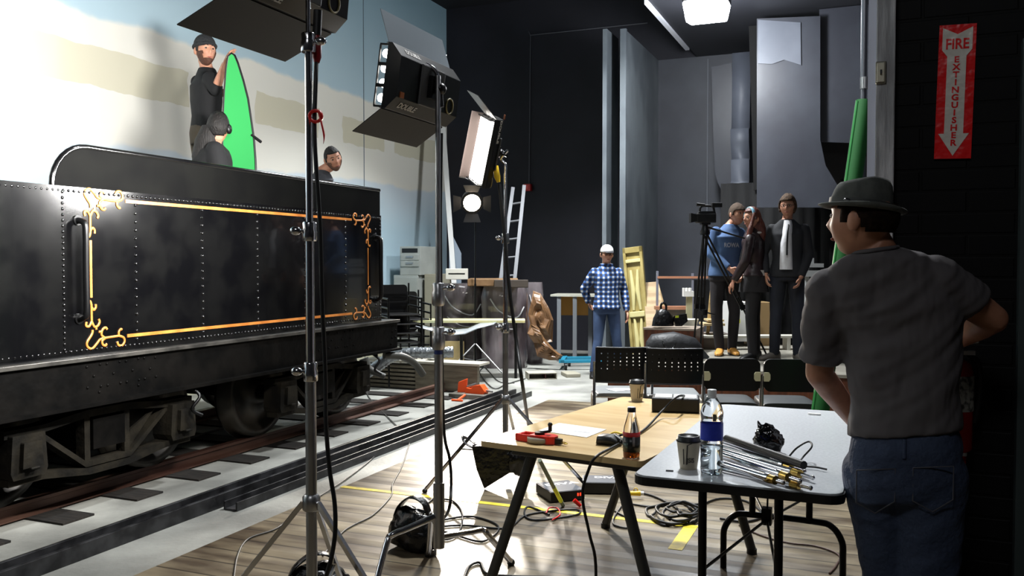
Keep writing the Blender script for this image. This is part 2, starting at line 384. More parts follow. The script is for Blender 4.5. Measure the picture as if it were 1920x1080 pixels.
# ============================================================ TRACKS
def rail(v, label):
    p = [(-.055, 0), (.055, 0), (.055, .01), (.012, .022), (.012, .062), (.03, .07), (.03, .09), (-.03, .09), (-.03, .07), (-.012, .062), (-.012, .022), (-.055, .01)]
    mb = MB(); mb.prism([(a, b) for a, b in p], 0, 8.3, 'y')
    tag(obj('rail', mb, RUST, loc=T(1.2, v, .012), rz=R0), label, 'rail', 'rails of the indoor track')
rail(-4.6, 'rusty near rail of the track under the black tender')
rail(-5.85, 'rusty far rail of the track under the black tender')
tie = mat('tie_wood', (20, 17, 14), .9, col2=(34, 29, 24), scale=6, stretch=(1, 6, 1), bump=.5)
m0 = None
for i in range(15):
    u = 1.55+i*.545
    if m0 is None: m0 = MB().box(-1.1, .92, -.11, .11, -.01, .012).mesh('railroad_tie', tie)
    o = bpy.data.objects.new('railroad_tie', m0); COL.objects.link(o); o.location = T(u, -5.17); o.rotation_euler = (0, 0, R0)
    tag(o, ORD[14-i]+' dark wooden railroad tie counted from the plank pile, under the rusty rails', 'railroad tie', 'ties of the indoor track')
# ---- steel channels along the boards
chan = mat('channel_steel', (44, 44, 46), .4, .6, col2=(70, 70, 72), scale=8, rvar=.15)
chl = mat('channel_grey', (92, 90, 82), .5, .3, col2=(118, 116, 108), scale=5)
t = thing('steel_channel', 'long dark steel channel lying between the tracks and the floorboards, nearer the rails', 'channel', T(0, -3.8), R0, 'steel channels by the track')
obj('flange', MB().box(-.15, .0, 1.0, 9.05, 0, .03), chl, t)
obj('web', MB().box(0, .02, 1.0, 9.05, 0, .085).box(.02, .11, 1.0, 9.05, 0, .05).box(.11, .135, 1.0, 9.05, 0, .085), chan, t, bevel=.003)
t = thing('steel_channel', 'shorter dark steel channel lying right against the edge of the floorboards side', 'channel', T(0, -3.62), R0, 'steel channels by the track')
obj('web', MB().box(.0, .012, 4.22, 9.15, 0, .055).box(.012, .09, 4.22, 9.15, 0, .012).box(.09, .102, 4.22, 9.15, 0, .055), chan, t, bevel=.002)

# ============================================================ TENDER
def uof(px, v=-4.25):
    k = (px-960)/F; d = v/(math.cos(TH)*k-math.sin(TH)); return d*(math.sin(TH)*k+math.cos(TH)), d
tn = thing('tender', 'black riveted locomotive tender with gold scrollwork lining', 'tender', T(0, -4.25), R0)
U0, U1 = 2.0, uof(715)[0]; yl_ = uof(104)[0]
def rivet(mb, y, z, r=.0075, x=0):
    mb.ball((x, y, z), (r*1.15, r*1.2, r*1.2), 7, 5)
mb = MB(); mb.box(-2.1, 0, U0, U1, .95, 1.6).box(-.05, 0, U0, U1, 1.6, 1.93).box(-2.1, -2.05, U0, U1, 1.6, 1.93).box(-2.05, -.05, U0, U0+.05, 1.6, 1.93).box(-2.05, -.05, U1-.05, U1, 1.6, 1.93).box(-2.05, -.05, U0+.05, yl_-.05, 1.6, 1.93)
mb.box(0, .004, U0, uof(120)[0]-.015, .97, 1.93)
y = U0
while y < U1-.01: rivet(mb, y, 1.905); rivet(mb, y, .985); y += .036
for px in (255, 380, 483, 572, 648):
    yy = uof(px)[0]; z = 1.02
    while z < 1.88: rivet(mb, yy, z, .0085, 0); z += .052
for yy in (uof(118)[0], U1-.02):
    z = 1.0
    while z < 1.9: rivet(mb, yy, z, .008, .003 if yy < 5 else 0); z += .032
for z in (1.05, 1.1, 1.7, 1.76, 1.8): rivet(mb, U1-.1, z)
obj('tank', mb, BLACKPAINT, tn)
# rounded bunker plate above the tank
yl = uof(104)[0]; r = .24; poly = [(yl, 1.93)]
for i in range(9): a = PI-PI/2*i/8; poly.append((yl+r+r*math.cos(a), 2.17-r+r*math.sin(a)))
poly += [(U1, 2.165), (U1, 1.93)]
mb = MB(); mb.prism(poly, -.04, -.012, 'x')
cp = obj('bunker_plate', mb, mat('bunker_black', (7, 7, 7), .6, col2=(11, 11, 10), scale=3, bump=.15, spec=.03), tn)
rim = [(-.02, a, b) for a, b in poly[:-1]]
obj('plate_rim', MB().tube(rim, .017, 8), BLACKPAINT, cp)
obj('bunker_far_plate', MB().box(-2.1, -2.07, yl+.2, U1, 1.93, 2.05), BLACKPAINT, tn)
# gold lining
def scroll(mb, y0, z0, sy, sz):
    L = [[(.083, 0), (.2, .005)], [(.2, .005), (.235, -.008), (.243, -.032), (.225, -.055), (.197, -.052), (.187, -.03)], [(.2, .01), (.2, .03), (.215, .045), (.224, .04)],
         [(.1, 0), (.075, -.015), (.078, -.038), (.098, -.046), (.107, -.034)], [(.095, 0), (.07, .02), (.078, .052), (.1, .062), (.112, .05)], [(.07, .04), (.05, .04)],
         [(0, .09), (0, .2)], [(0, .2), (-.008, .222), (-.028, .23), (-.036, .218)], [(0, .19), (.015, .172), (.03, .185), (.03, .205)],
         [(0, .105), (-.018, .078), (-.04, .082), (-.037, .105)], [(0, .105), (.02, .072), (.045, .078), (.057, .1), (.05, .115)], [(.03, .075), (.033, .055)],
         [(.005, .055), (.0, .03), (-.035, -.015), (-.03, -.043), (0, -.055), (.035, -.028), (.055, -.008), (.08, .0)]]
    for l in L:
        c = curve([(.003, y0+sy*a, z0-sz*b) for a, b in l], 4) if len(l) > 2 else [V((.003, y0+sy*a, z0-sz*b)) for a, b in l]
        mb.tube(c, .0082, 6, flat=.4, up=(1, 0, 0))
ga, gb, gt, gd = uof(170)[0], uof(690)[0], 1.872, 1.045
mb = MB()
mb.box(.0, .004, ga+.265, gb-.27, gt-.01, gt+.01).box(0, .004, ga+.265, gb-.27, gd-.01, gd+.01)
mb.box(0, .004, ga-.008, ga+.008, gd+.245, gt-.245).box(0, .004, gb-.006, gb+.006, gd+.245, gt-.245)
scroll(mb, ga, gt, 1, 1); scroll(mb, ga, gd, 1, -1); scroll(mb, gb, gt, -1, 1); scroll(mb, gb, gd, -1, -1)
obj('gold_lining', mb, GOLD, tn, 'gold painted border with scrolled corners')
for px, z0, z1 in ((146, 1.17, 1.74), (703, 1.15, 1.73)):
    yy = uof(px)[0]
    obj('handrail', MB().tube(curve([(0, yy, z0), (.045, yy, z0+.01), (.065, yy, z0+.05), (.065, yy, (z0+z1)/2), (.065, yy, z1-.05), (.045, yy, z1-.01), (0, yy, z1)], 5), .018, 10)
        .lathe([(.03, 0), (.03, .01)], 12, Matrix.Translation((.0, yy, z0)) @ Matrix.Rotation(PI/2, 4, 'Y')).lathe([(.03, 0), (.03, .01)], 12, Matrix.Translation((0, yy, z1)) @ Matrix.Rotation(PI/2, 4, 'Y')), BLKMET, tn)
UE = uof(748, -4.2)[0]
obj('running_board', MB().box(-2.1, .06, U0, UE, .925, .95).box(-2.1, -.5, UE, UE+.5, .925, .95), mat('worn_ledge', (78, 76, 72), .35, .4, col2=(46, 45, 43), scale=5), tn, bevel=.003)
mb = MB(); mb.box(-.03, .03, U0, UE, .68, .925).box(-2.1, -.03, UE-.06, UE, .68, .925).box(-.03, .08, U0, UE, .66, .68)
for k, (px, py) in enumerate([(160, 688), (185, 683), (198, 682), (222, 678), (234, 677), (257, 672), (268, 671), (289, 670), (173, 705), (210, 700), (246, 694), (279, 691), (161, 727), (186, 724), (199, 722), (223, 718), (235, 716), (258, 712), (269, 710), (290, 706), (183, 735), (257, 722),
                            (596, 628), (615, 626), (632, 624), (646, 622), (656, 620), (661, 619), (602, 641), (621, 638), (640, 636), (656, 634), (597, 657), (616, 653), (629, 652), (633, 651), (646, 650), (650, 649), (662, 647), (735, 622), (741, 619), (735, 634), (741, 632), (733, 645)]):
    yy, d = uof(px, -4.22); z = at(px, py, d).z; rivet(mb, yy, z, .0075, .03)
obj('frame', mb, [DARKPAINT], tn)
# underframe, trucks, wheels
obj('underframe', MB().box(-1.9, -.3, U0, UE-.1, .58, .66).box(-1.3, -.8, U0, UE-.1, .5, .58), DARKPAINT, tn)
def truck(u1, u2):
    mid = (u1+u2)/2; t = thing('bogie', '', '', (0, 0, 0), 0); t.parent = tn
    del t['label']; del t['category']
    for x in (-.1, -1.85):
        sg = 1 if x > -1 else -1
        mb = MB()
        def bar(pts, h=.022, w=.05): 
            for (a, za), (b, zb) in zip(pts, pts[1:]): 
                mb.prism([(a, za-h), (b, zb-h), (b, zb+h), (a, za+h)], x-w, x+w, 'x')
        bar([(u1-.12, .565), (u1+.12, .565), (mid-.16, .6), (mid+.16, .6), (u2-.12, .565), (u2+.12, .565)])
        bar([(u1+.1, .54), (mid-.17, .3), (mid+.17, .3), (u2-.1, .54)], .018, .045)
        bar([(u1-.1, .3), (u1+.12, .3), (mid-.15, .255), (mid+.15, .255), (u2-.12, .3), (u2+.1, .3)], .02)
        for q in (mid-.15, mid+.15): mb.box(x-.035, x+.035, q-.02, q+.02, .28, .6)
        # plated gusset between the bars
        mb.prism([(mid+.17, .31), (mid+.2, .44), (u2-.16, .55), (u2-.22, .5)], x-.01, x+.01, 'x')
        obj('side_frame', mb, GRIME, t)
        for q in (u1, u2):
            jb = MB(); jb.prism([(q-.1, .32), (q+.1, .32), (q+.115, .36), (q+.1, .56), (q-.1, .56), (q-.115, .36)], x-.07*sg if sg > 0 else x-.09, x+.09*sg if sg > 0 else x+.07, 'x')
            jb.prism([(q-.065, .38), (q+.065, .38), (q+.055, .52), (q-.055, .52)], x+.085*sg, x+.12*sg, 'x').box(x+.1*sg-.03, x+.1*sg+.04, q-.03, q+.03, .37, .385)
            j = obj('journal_box', jb, GRIME, t, bevel=.01)
    for q in (u1, u2):
        for s, x in ((1, -.35), (-1, -1.6)):
            w_ = MB(); M = Matrix.Translation((x, q, .462)) @ Matrix.Rotation(PI/2*s, 4, 'Y')
            w_.lathe([(.05, .06), (.09, .07), (.1, .02), (.28, .01), (.3, .05), (.355, .055), (.36, -.03), (.39, -.045), (.385, -.07), (.3, -.07), (.28, -.02), (.1, -.03), (.05, -.06)], 40, M)
            obj('wheel', w_, mat('wheel_steel', (28, 26, 23), .42, .5, col2=(46, 42, 36), scale=5), t)
        obj('axle', MB().tube([(-1.6, q, .462), (-.2, q, .462)], .06, 12), DARKPAINT, t)
    obj('bolster', MB().box(-1.9, -.05, mid-.12, mid+.12, .38, .56), DARKPAINT, t)
truck(uof(28, -4.35)[0], uof(322, -4.35)[0]); truck(uof(523, -4.35)[0], uof(665, -4.35)[0])
truck(uof(28, -4.35)[0]-2.35, uof(28, -4.35)[0]-1.18)
mb = MB().tube(curve([(.0, UE-.2, .62), (.1, UE-.05, .6), (.16, UE+.1, .52), (.2, UE+.2, .4)], 6), [.035]*19, 10)
obj('brake_hose', mb, mat('grey_hose', (62, 62, 58), .5), tn)
for yy, ds in ((4.62, .12), (6.94, .0)):
    obj('coupling_chain', MB().tube(curve([(.02, yy, .66), (.08, yy+.02, .6), (.06, yy-.03, .52), (.09, yy+.03, .47)], 5), .012, 6), BLKMET, tn)
# ============================================================ FILM LIGHTS ON STANDS
DOOR_IN = mat('door_silver', (150, 160, 168), .3, .6)
TUBE = mat('lit_tube', (255, 255, 255), .5, emit=(255, 250, 242), estr=14)
def knob(mb, p, d, l=.07):
    p = V(p); d = V(d).normalized(); q = p+d*l*.45
    mb.tube([p, q], .006, 8).ball(q+d*.018, (.022, .014, .016), 10, 6)
def crank_stand(loc, rz, label, top, secs, legs, collar_z, spread, knobs, lab='light stand'):
    t = thing('light_stand', label, 'light stand', loc, rz, 'chrome light stands')
    r = .019; z = .1
    for z1, rr in secs:
        obj('pole_section', MB().tube([(0, 0, z), (0, 0, z1)], rr, 14), CHROME if rr < .018 else STEEL, t); z = z1-.02
    for z1, s in knobs:
        c = obj('collar', MB().lathe([(.024, -.035), (.027, -.03), (.027, .0), (.024, .01), (.026, .03), (.022, .035)], 14, c=(0, 0, z1)), CHROME, t)
        k = MB(); knob(k, (0, 0, z1), (s, -.3, .05)); obj('knob', k, CHROME, t)
    obj('leg_collar', MB().lathe([(.028, -.03), (.033, -.025), (.033, .02), (.024, .03)], 14, c=(0, 0, collar_z)), STEEL, t); obj('brace_collar', MB().lathe([(.022, -.02), (.026, .02)], 12, c=(0, 0, .2)), STEEL, t)
    for a in legs:
        d = V((math.cos(a), math.sin(a), 0)); e = d*spread
        l = obj('leg', MB().tube([V((0, 0, collar_z))+d*.03, V((e.x, e.y, .02))], .012, 4), CHROME, t)
        obj('brace', MB().tube([V((0, 0, .2))+d*.02, d*spread*.55+V((0, 0, collar_z*.46))], .007, 4), STEEL, l)
        obj('rubber_foot', MB().ball((e.x, e.y, .016), (.018, .018, .016), 8, 6), RUBBER, l)
    return t
def softlight(loc, yaw, tilt, roll, label, power, doors=(25, 55), DL=(.17, .15), W=.6, H=.28, group=True, side=False):
    # local: emits toward +Y, long axis X
    t = thing('tube_light', label, 'film light', loc, 0, 'fluorescent film lights on stands')
    t.rotation_euler = (Matrix.Rotation(yaw, 4, 'Z') @ Matrix.Rotation(tilt, 4, 'X') @ Matrix.Rotation(roll, 4, 'Y')).to_euler()
    h = H/2; w = W/2
    pr = [(0, -h), (0, h), (-.02, h), (-.07, h*.62), (-.07, -h*.62), (-.02, -h)]
    obj('housing', MB().prism(pr, -w, w, 'x').box(-w, w, -.002, .01, h-.004, h).box(-w, w, -.002, .01, -h, -h+.004), BLKMET, t, bevel=.004)
    for i in range(4):
        z = -h+.045+i*(H-.09)/3
        tb = obj('tube', MB().tube([(-w+.02, .018, z), (w-.02, .018, z)], .019, 10), TUBE, t)
    for s in (-w+.012, w-.012):
        obj('tube_rack', MB().box(s-.004, s+.004, 0, .045, h-.012, h-.004).box(s-.004, s+.004, 0, .045, -h+.004, -h+.012).box(s-.004, s+.004, .04, .046, -h+.01, h-.01).box(s-.005, s+.005, .0, .045, .04, .055).box(s-.005, s+.005, .0, .045, -.05, -.035), BLKMET, t)
    for k, sg in enumerate((1, -1)):
        if doors[k] is None: continue
        a = math.radians(doors[k]); Ld = DL[k]
        M = Matrix.Translation((0, .0, sg*h)) @ Matrix.Rotation((PI/2-a)*sg*1.0, 4, 'X')
        d = MB(); ins = .0
        d.add([(-w, 0, 0), (w, 0, 0), (w-ins, Ld, 0), (-w+ins, Ld, 0), (-w, 0, sg*.004), (w, 0, sg*.004), (w-ins, Ld, sg*.004), (-w+ins, Ld, sg*.004)],
              [(0, 1, 2, 3), (7, 6, 5, 4), (0, 4, 5, 1), (1, 5, 6, 2), (2, 6, 7, 3), (3, 7, 4, 0)], False, M)
        obj('barn_door', d, DOOR_IN if (k == 0 and not side) else mat('door_pink', (96, 84, 80), .6) if side else mat('door_dark', (11, 10, 10), .6), t)
        if k == 0: obj('door_stay', MB().tube([V((w, 0, h*.4)), M @ V((w, Ld*.5, 0))], .005, 6).tube([M @ V((w, 0, 0)), M @ V((w, Ld, 0))], .004, 6), CHROME, t)
    if side:
        M = Matrix.Translation((-w, 0, 0)) @ Matrix.Rotation(math.radians(-35), 4, 'Z')
        obj('barn_door', MB().add([(0, 0, -h), (0, 0, h), (-.0, .2, h), (-.0, .2, -h), (-.004, 0, -h), (-.004, 0, h), (-.004, .2, h), (-.004, .2, -h)],
            [(0, 1, 2, 3), (7, 6, 5, 4), (0, 4, 5, 1), (1, 5, 6, 2), (2, 6, 7, 3), (3, 7, 4, 0)], False, Matrix.Translation((-w, 0, 0)) @ Matrix.Rotation(math.radians(40), 4, 'Z')), mat('door_grey', (92, 90, 88), .4, .3), t)
    obj('yoke_plate', MB().box(-.11, .11, -.082, -.07, -.09, .09), mat('plate_grey', (70, 70, 70), .5, .3), t, bevel=.008)
    y = obj('ball_joint', MB().box(-.05, .05, -.1, -.082, -.05, .05).ball((0, -.12, 0), .028, 12, 8).tube([(0, -.12, 0), (0, -.14, -.08)], .008, 8), BLKMET, t)
    lm = mat('white_print', (196, 192, 186), .6)
    B = frame((-1, 0, 0), (0, 0, 1), (0, 1, 0), (0, 0, 0))
    sl = math.atan2(.08, h*.38)
    def back(x, z, ang=0): return Matrix.Translation((x, -.133, z)) @ Matrix.Rotation(ang, 4, 'X') @ frame((1, 0, 0), (0, 0, 1), (0, -1, 0))
    text('printed_name', 'DOUBLE', .04, lm, t, Matrix.Translation((-.15, -.0475, -h*.81)) @ Matrix.Rotation(.75, 4, 'X') @ frame((1, 0, 0), (0, 0, 1), (0, -1, 0), (0, 0, -.003)), bold=.001)
    text('printed_name', 'DOUBLE', .034, lm, t, Matrix.Translation((-.15, -.0475, h*.81)) @ Matrix.Rotation(-.75, 4, 'X') @ frame((1, 0, 0), (0, 0, 1), (0, -1, 0), (0, 0, .003)), bold=.001)
    obj('name_badge', MB().box(-.265, -.235, -.075, -.07, -h*.62, -h*.62+.025), mat('orange_badge', (150, 84, 40), .5), t)
    obj('cable_ring', MB().tube([(.2+.035*math.cos(a), -.073, -.05+.035*math.sin(a)) for a in [i*2*PI/20 for i in range(20)]], .004, 6, closed=True), mat('ring_tan', (120, 110, 70), .5), t)
    a_ = bpy.data.lights.new('tube_glow', 'AREA'); a_.shape = 'RECTANGLE'; a_.size = W*.95; a_.size_y = H*.9; a_.energy = power; a_.color = (1, .985, .96); a_.spread = math.radians(120)
    ao = bpy.data.objects.new('tube_glow', a_); COL.objects.link(ao); ao.parent = t; ao.location = (0, .05, 0); ao.rotation_euler = (PI/2, 0, 0)
    return t
PA, PB, PC = V((-.735, 3.2, 0)), V((-.335, 4.0, 0)), V((-.045, 6.0, 0))
crank_stand(PA, 0, 'nearest chrome light stand with splayed square legs, in front of the tender', 2.5,
    [(1.1, .0205), (1.61, .0165), (2.31, .0135), (2.62, .009)], [math.radians(x) for x in (190, 335, 85)], .62, .52, [(1.1, -1), (1.61, -1), (2.29, 1)])
# C-stand with bent turtle legs
t = thing('light_stand', 'light stand with three bent chrome tube feet, beside a black sandbag', 'light stand', PB, 0, 'chrome light stands')
z = .2
for z1, rr in ((1.16, .019), (1.36, .016), (2.34, .0125)): obj('pole_section', MB().tube([(0, 0, z), (0, 0, z1)], rr, 14), STEEL, t); z = z1-.02
obj('pole_section', MB().tube(curve([(0, 0, 2.3), (0, 0, 2.34), (-.03, 0, 2.38), (-.09, -.0, 2.4)], 4), .01, 8), CHROME, t)
for z1 in (1.16, 1.36):
    obj('collar', MB().lathe([(.024, -.06), (.03, -.05), (.03, .0), (.025, .01), (.028, .04), (.022, .045)], 14, c=(0, 0, z1)), STEEL, t)
    k = MB(); knob(k, (0, 0, z1+.02), (1, -.4, .05), .1); obj('knob', k, CHROME, t)
obj('blue_tape', MB().lathe([(.0198, 0), (.0198, .03)], 14, c=(0, 0, 1.08)), mat('blue_tape', (32, 50, 110), .5), t)
obj('leg_socket', MB().lathe([(.026, 0), (.026, .3)], 14, c=(0, 0, .19)), STEEL, t)
for z0, a, b in ((.34, V((-.2, -.1, -.06)), V((-.27, -.32, -.32))), (.24, V((.2, .1, 0)), V((.33, .3, -.22))), (.28, V((-.05, .2, 0)), V((-.09, .42, -.26)))):
    P0 = V((0, 0, z0)); l = obj('leg', MB().tube([P0]+curve([P0+a*.75, P0+a*1.0, P0+a*1.12+V((0, 0, -.03)), P0+b], 5), .0145, 12), CHROME, t)
    k = P0+b; obj('rubber_foot', MB().ball((k.x, k.y, .018), .02, 8, 6), RUBBER, l)
crank_stand(PC, 0, 'farthest chrome tripod light stand, between the wood table and the orange clamps', 2.3,
    [(1.05, .019), (1.66, .016), (2.1, .012)], [math.radians(x) for x in (213, 332, 80)], .56, .62, [(1.05, -1), (1.66, -1)])
# lights: yaw turns +Y toward the blue wall (-v)
YW = PI/2-TH
softlight(T(2.68, -1.985, 2.545), YW, math.radians(6), 0, 'tube light at the top edge, black underside and open lower flap', 105, doors=(30, 62), DL=(.15, .24))
softlight(T(3.59, -1.945, 2.30), YW, math.radians(8), 0, 'black tube light seen from behind with glowing end and silver top flap', 235, W=.58, doors=(24, 50), DL=(.15, .17))
C0 = V((-.19, 5.95, 2.25))
softlight(C0, PI/2+math.radians(21), math.radians(6), math.radians(72), 'glowing tube light seen edge on above the tungsten lamp', 78, doors=(72, None), DL=(.09, .1), W=.46, H=.27, side=True)
cable('mounting_arm', [PC+V((0, 0, 2.08)), PC+V((0, 0, 2.16)), PC+V((-.03, 0, 2.2)), C0+V((.16, 0, 0))], .01, CHROME, 'thin chrome arm joining the edge-on tube light to the farthest stand', 'arm')
cable('mounting_arm', [PA+V((0, 0, 2.45)), PA+V((0, 0, 2.54)), T(2.68, -1.86, 2.56)], .01, CHROME, 'chrome arm holding the top edge tube light on its stand', 'arm')
t = thing('plug', 'yellow plug hanging beside the edge-on tube light', 'plug', at(932, 325, 5.95), 0)
obj('plug_body', MB().tube([(-.01, 0, .05), (0, 0, -.02), (.01, 0, -.06)], [.018, .022, .012], 10), YEL, t)
obj('cord', MB().tube(curve([(-.01, 0, .05), (-.03, 0, .12), (-.05, 0, .16)], 4), .005, 6), RUBBER, t)
# ---- tungsten lamp facing the camera
LD = at(885, 380, 12.0)
t = thing('tungsten_lamp', 'blazing tungsten lamp on a thin stand, facing the room', 'film light', LD, 0)
dirn = (V((-.05, 4.2, .0))-LD).normalized(); q = dirn.to_track_quat('Y', 'Z')
t.rotation_euler = q.to_euler()
obj('housing', MB().lathe([(.08, -.2), (.14, -.17), (.155, 0), (.152, .02)], 24, Matrix.Rotation(-PI/2, 4, 'X')), BLKMET, t)
obj('lens', MB().lathe([(0, .035), (.1, .03), (.15, .0)], 24, Matrix.Rotation(-PI/2, 4, 'X')), mat('hot_lens', (255, 240, 220), .5, emit=(255, 232, 205), estr=60), t)
for a in range(4):
    M = Matrix.Rotation(a*PI/2, 4, 'Y') @ Matrix.Translation((0, .02, .15)) @ Matrix.Rotation(math.radians(60), 4, 'X')
    obj('barn_door', MB().add([(-.08, 0, 0), (.08, 0, 0), (.12, .12, 0), (-.12, .12, 0), (-.08, 0, .003), (.08, 0, .003), (.12, .12, .003), (-.12, .12, .003)],
        [(0, 1, 2, 3), (7, 6, 5, 4), (0, 4, 5, 1), (1, 5, 6, 2), (2, 6, 7, 3), (3, 7, 4, 0)], False, M), BLKMET, t)
l = bpy.data.lights.new('tungsten_beam', 'SPOT'); l.energy = 1500; l.color = (1, .9, .78); l.spot_size = math.radians(44); l.spot_blend = .5; l.shadow_soft_size = .07
lo = bpy.data.objects.new('tungsten_beam', l); COL.objects.link(lo); lo.parent = t; lo.location = (0, .07, 0); lo.rotation_euler = (PI/2, 0, math.radians(6))
s = thing('light_stand', 'thin black stand under the tungsten lamp, by the wrapped drums', 'light stand', (LD.x+.04, LD.y+.06, 0))
obj('pole', MB().tube([(0, 0, .12), (0, 0, 1.2)], .016, 10).tube([(0, 0, 1.2), (-.0, 0, LD.z-.1)], .011, 10).tube([(0, 0, LD.z-.1), (-.04, -.0, LD.z-.07)], .011, 8), BLKMET, s)
for a in (-35, 95, 215):
    a = math.radians(a); obj('leg', MB().tube([(0, 0, .38), (.45*math.cos(a), .45*math.sin(a), .01)], .011, 8).tube([(0, 0, .14), (.22*math.cos(a), .22*math.sin(a), .2)], .007, 6), STEEL, s)
# ---- work light under the alcove ceiling
LW = at(1325, 22, 10.6)
t = thing('ceiling_light', 'square white work light hanging from the black ceiling', 'ceiling light', LW, R0)
obj('housing', MB().box(-.26, .26, -.2, .2, .1, .2), BLKMET, t, bevel=.02)
ln = obj('lens', MB().add([(-.22, -.14, -.14), (.22, -.14, -.14), (.22, .16, -.1), (-.22, .16, -.1), (-.26, -.18, .1), (.26, -.18, .1), (.26, .18, .1), (-.26, .18, .1)],
    [(3, 2, 1, 0), (4, 5, 6, 7), (0, 1, 5, 4), (1, 2, 6, 5), (2, 3, 7, 6), (3, 0, 4, 7)]), mat('work_lens', (255, 255, 255), .5, emit=(245, 250, 255), estr=38), t, bevel=.02)
obj('hanger', MB().tube([(0, 0, .12), (0, 0, 6-LW.z)], .012, 8), BLKMET, t)
l = bpy.data.lights.new('work_glow', 'POINT'); l.energy = 250; l.color = (.93, .97, 1); l.shadow_soft_size = .2
lo = bpy.data.objects.new('work_glow', l); COL.objects.link(lo); lo.parent = t; lo.location = (0, 0, -.34)

# ============================================================ STAND CABLES
cable('light_cable', [at(596, 62, 3.25), at(594, 95, 3.25), at(592, 150, 3.2), at(590, 260, 3.18), at(600, 420, 3.17), at(604, 560, 3.16), at(610, 700, 3.15), at(611, 790, 3.12), at(618, 880, 3.1), at(628, 950, 3.08), at(626, 1020, 3.06), at(606, 1100, 3.05), fl(560, 1240, .02)], .008, RUBBER,
      'black light cable hanging down beside the nearest light stand', 'cable')
t = thing('connector', 'dark red and black cable connector under the top edge light', 'connector', at(594, 92, 3.23))
obj('grip', MB().tube([(0, 0, .05), (0, 0, .02), (0, 0, -.03), (0, 0, -.05)], [.012, .017, .017, .01], 10), mat('dark_red', (120, 18, 22), .4), t)
obj('sleeve', MB().tube([(.005, 0, .14), (0, 0, .05)], .016, 10), RUBBER, t)
t = thing('cable_tie', 'red hook and loop strap on the cable of the nearest light stand', 'strap', at(598, 218, 3.17))
obj('loop', MB().tube([(.022*math.cos(a)-.012, 0, .02*math.sin(a)) for a in [i*2*PI/16 for i in range(16)]], .012, 8, closed=True, flat=.5), RED, t)
obj('tail', MB().tube(curve([(0, 0, .01), (.012, -.01, -.03), (.02, -.01, -.07), (.018, -.01, -.1)], 4), [.012]*9+[.009, .006, .004, .002], 6, flat=.3), RED, t)
cable('light_cable', [at(828, 250, 4.05), at(826, 420, 4.04), at(828, 600, 4.03), at(832, 800, 4.03), at(843, 860, 4.02), at(846, 910, 4.02), at(840, 960, 4.02), fl(818, 985, .02)], .007, RUBBER, 'thin black cable running down the bent foot light stand', 'cable')
cable('light_cable', [at(936, 345, 5.95), at(945, 430, 5.93), at(955, 540, 5.9), at(968, 640, 5.88), at(981, 730, 5.85), fl(993, 812, .02)+V((0, 0, 0))], .012, RUBBER, 'thick black cable hanging away from the farthest chrome stand', 'cable')
FC = []
def floor_cable(pts, r, m, label, group=None):
    cable('floor_cable', [fl(x, y, r+.005) for x, y in pts], r, m, label, 'cable', group)
floor_cable([(690, 730), (692, 745), (735, 790), (766, 820), (762, 850), (752, 878), (736, 908), (733, 930), (700, 965), (662, 985), (640, 1000), (605, 1042)], .005, mat('grey_cable', (70, 68, 64), .5), 'grey cable winding over the steel channels and the yellow tape')
floor_cable([(438, 1085), (446, 1040), (466, 1010), (520, 990), (560, 955), (600, 930), (660, 890), (705, 852), (716, 824)], .005, mat('grey_cable', (70, 68, 64), .5), 'grey cable looping behind the legs of the nearest stand')
floor_cable([(0, 915), (200, 868), (400, 808), (560, 760), (660, 715), (692, 705), (694, 688), (680, 676)], .011, mat('pale_conduit', (110, 106, 98), .5), 'pale conduit lying along the near rail')
floor_cable([(826, 935), (850, 940), (866, 960), (864, 990), (850, 1008), (815, 1010), (780, 985), (796, 950), (812, 936)], .006, RUBBER, 'small upright loop of black cable beside the bent foot stand')
floor_cable([(830, 975), (880, 968), (925, 980), (934, 995), (905, 1015), (860, 1005), (820, 990), (870, 985), (950, 990), (990, 965), (1075, 955), (1082, 965), (1010, 975), (985, 968), (990, 950), (1030, 965)], .006, RUBBER, 'black cable coils on the bright boards between stand and wood table')
floor_cable([(870, 1085), (880, 1062), (900, 1055), (912, 1075), (950, 1080), (1060, 1083)], .007, RUBBER, 'black cable loop at the bottom edge beside the table leg')
for k in range(5):
    cx, cy = 1262+k*5, 965-k*3; ra = 48-k*5
    pts = [(cx+ra*math.cos(a+k)+6*math.sin(3*a), cy+ra*.42*math.sin(a+k)+random.uniform(-3, 3)) for a in [i*2*PI/14 for i in range(15)]]
    cable('cable_coil', [fl(x, y, .012+.012*k) for x, y in pts], .008, RUBBER, ['widest outer', 'second widest', 'middle', 'second smallest', 'smallest inner'][k]+' turn of the thick black cable heaped by the black table leg', 'cable', 'turns of the black cable heap')
floor_cable([(1206, 925), (1230, 932), (1262, 948), (1290, 968), (1310, 950), (1350, 935), (1400, 940), (1430, 965), (1400, 978), (1350, 972)], .007, RUBBER, 'black cable from the yellow plug running into the heap')
floor_cable([(1140, 950), (1165, 965), (1183, 975), (1178, 990), (1150, 982), (1158, 960), (1175, 945), (1220, 950), (1260, 942)], .006, RUBBER, 'black cable loops on the yellow tape near the wood table')
floor_cable([(1386, 985), (1430, 1005), (1480, 1018), (1530, 1024), (1572, 1040), (1568, 1060), (1555, 1075)], .005, mat('brown_cable', (74, 52, 44), .5), 'thin brown cable under the gray folding table')
floor_cable([(985, 710), (950, 720), (925, 728), (900, 700), (910, 690), (935, 715), (965, 718)], .006, RUBBER, 'thin cable snaking over the pale floor behind the farthest stand')
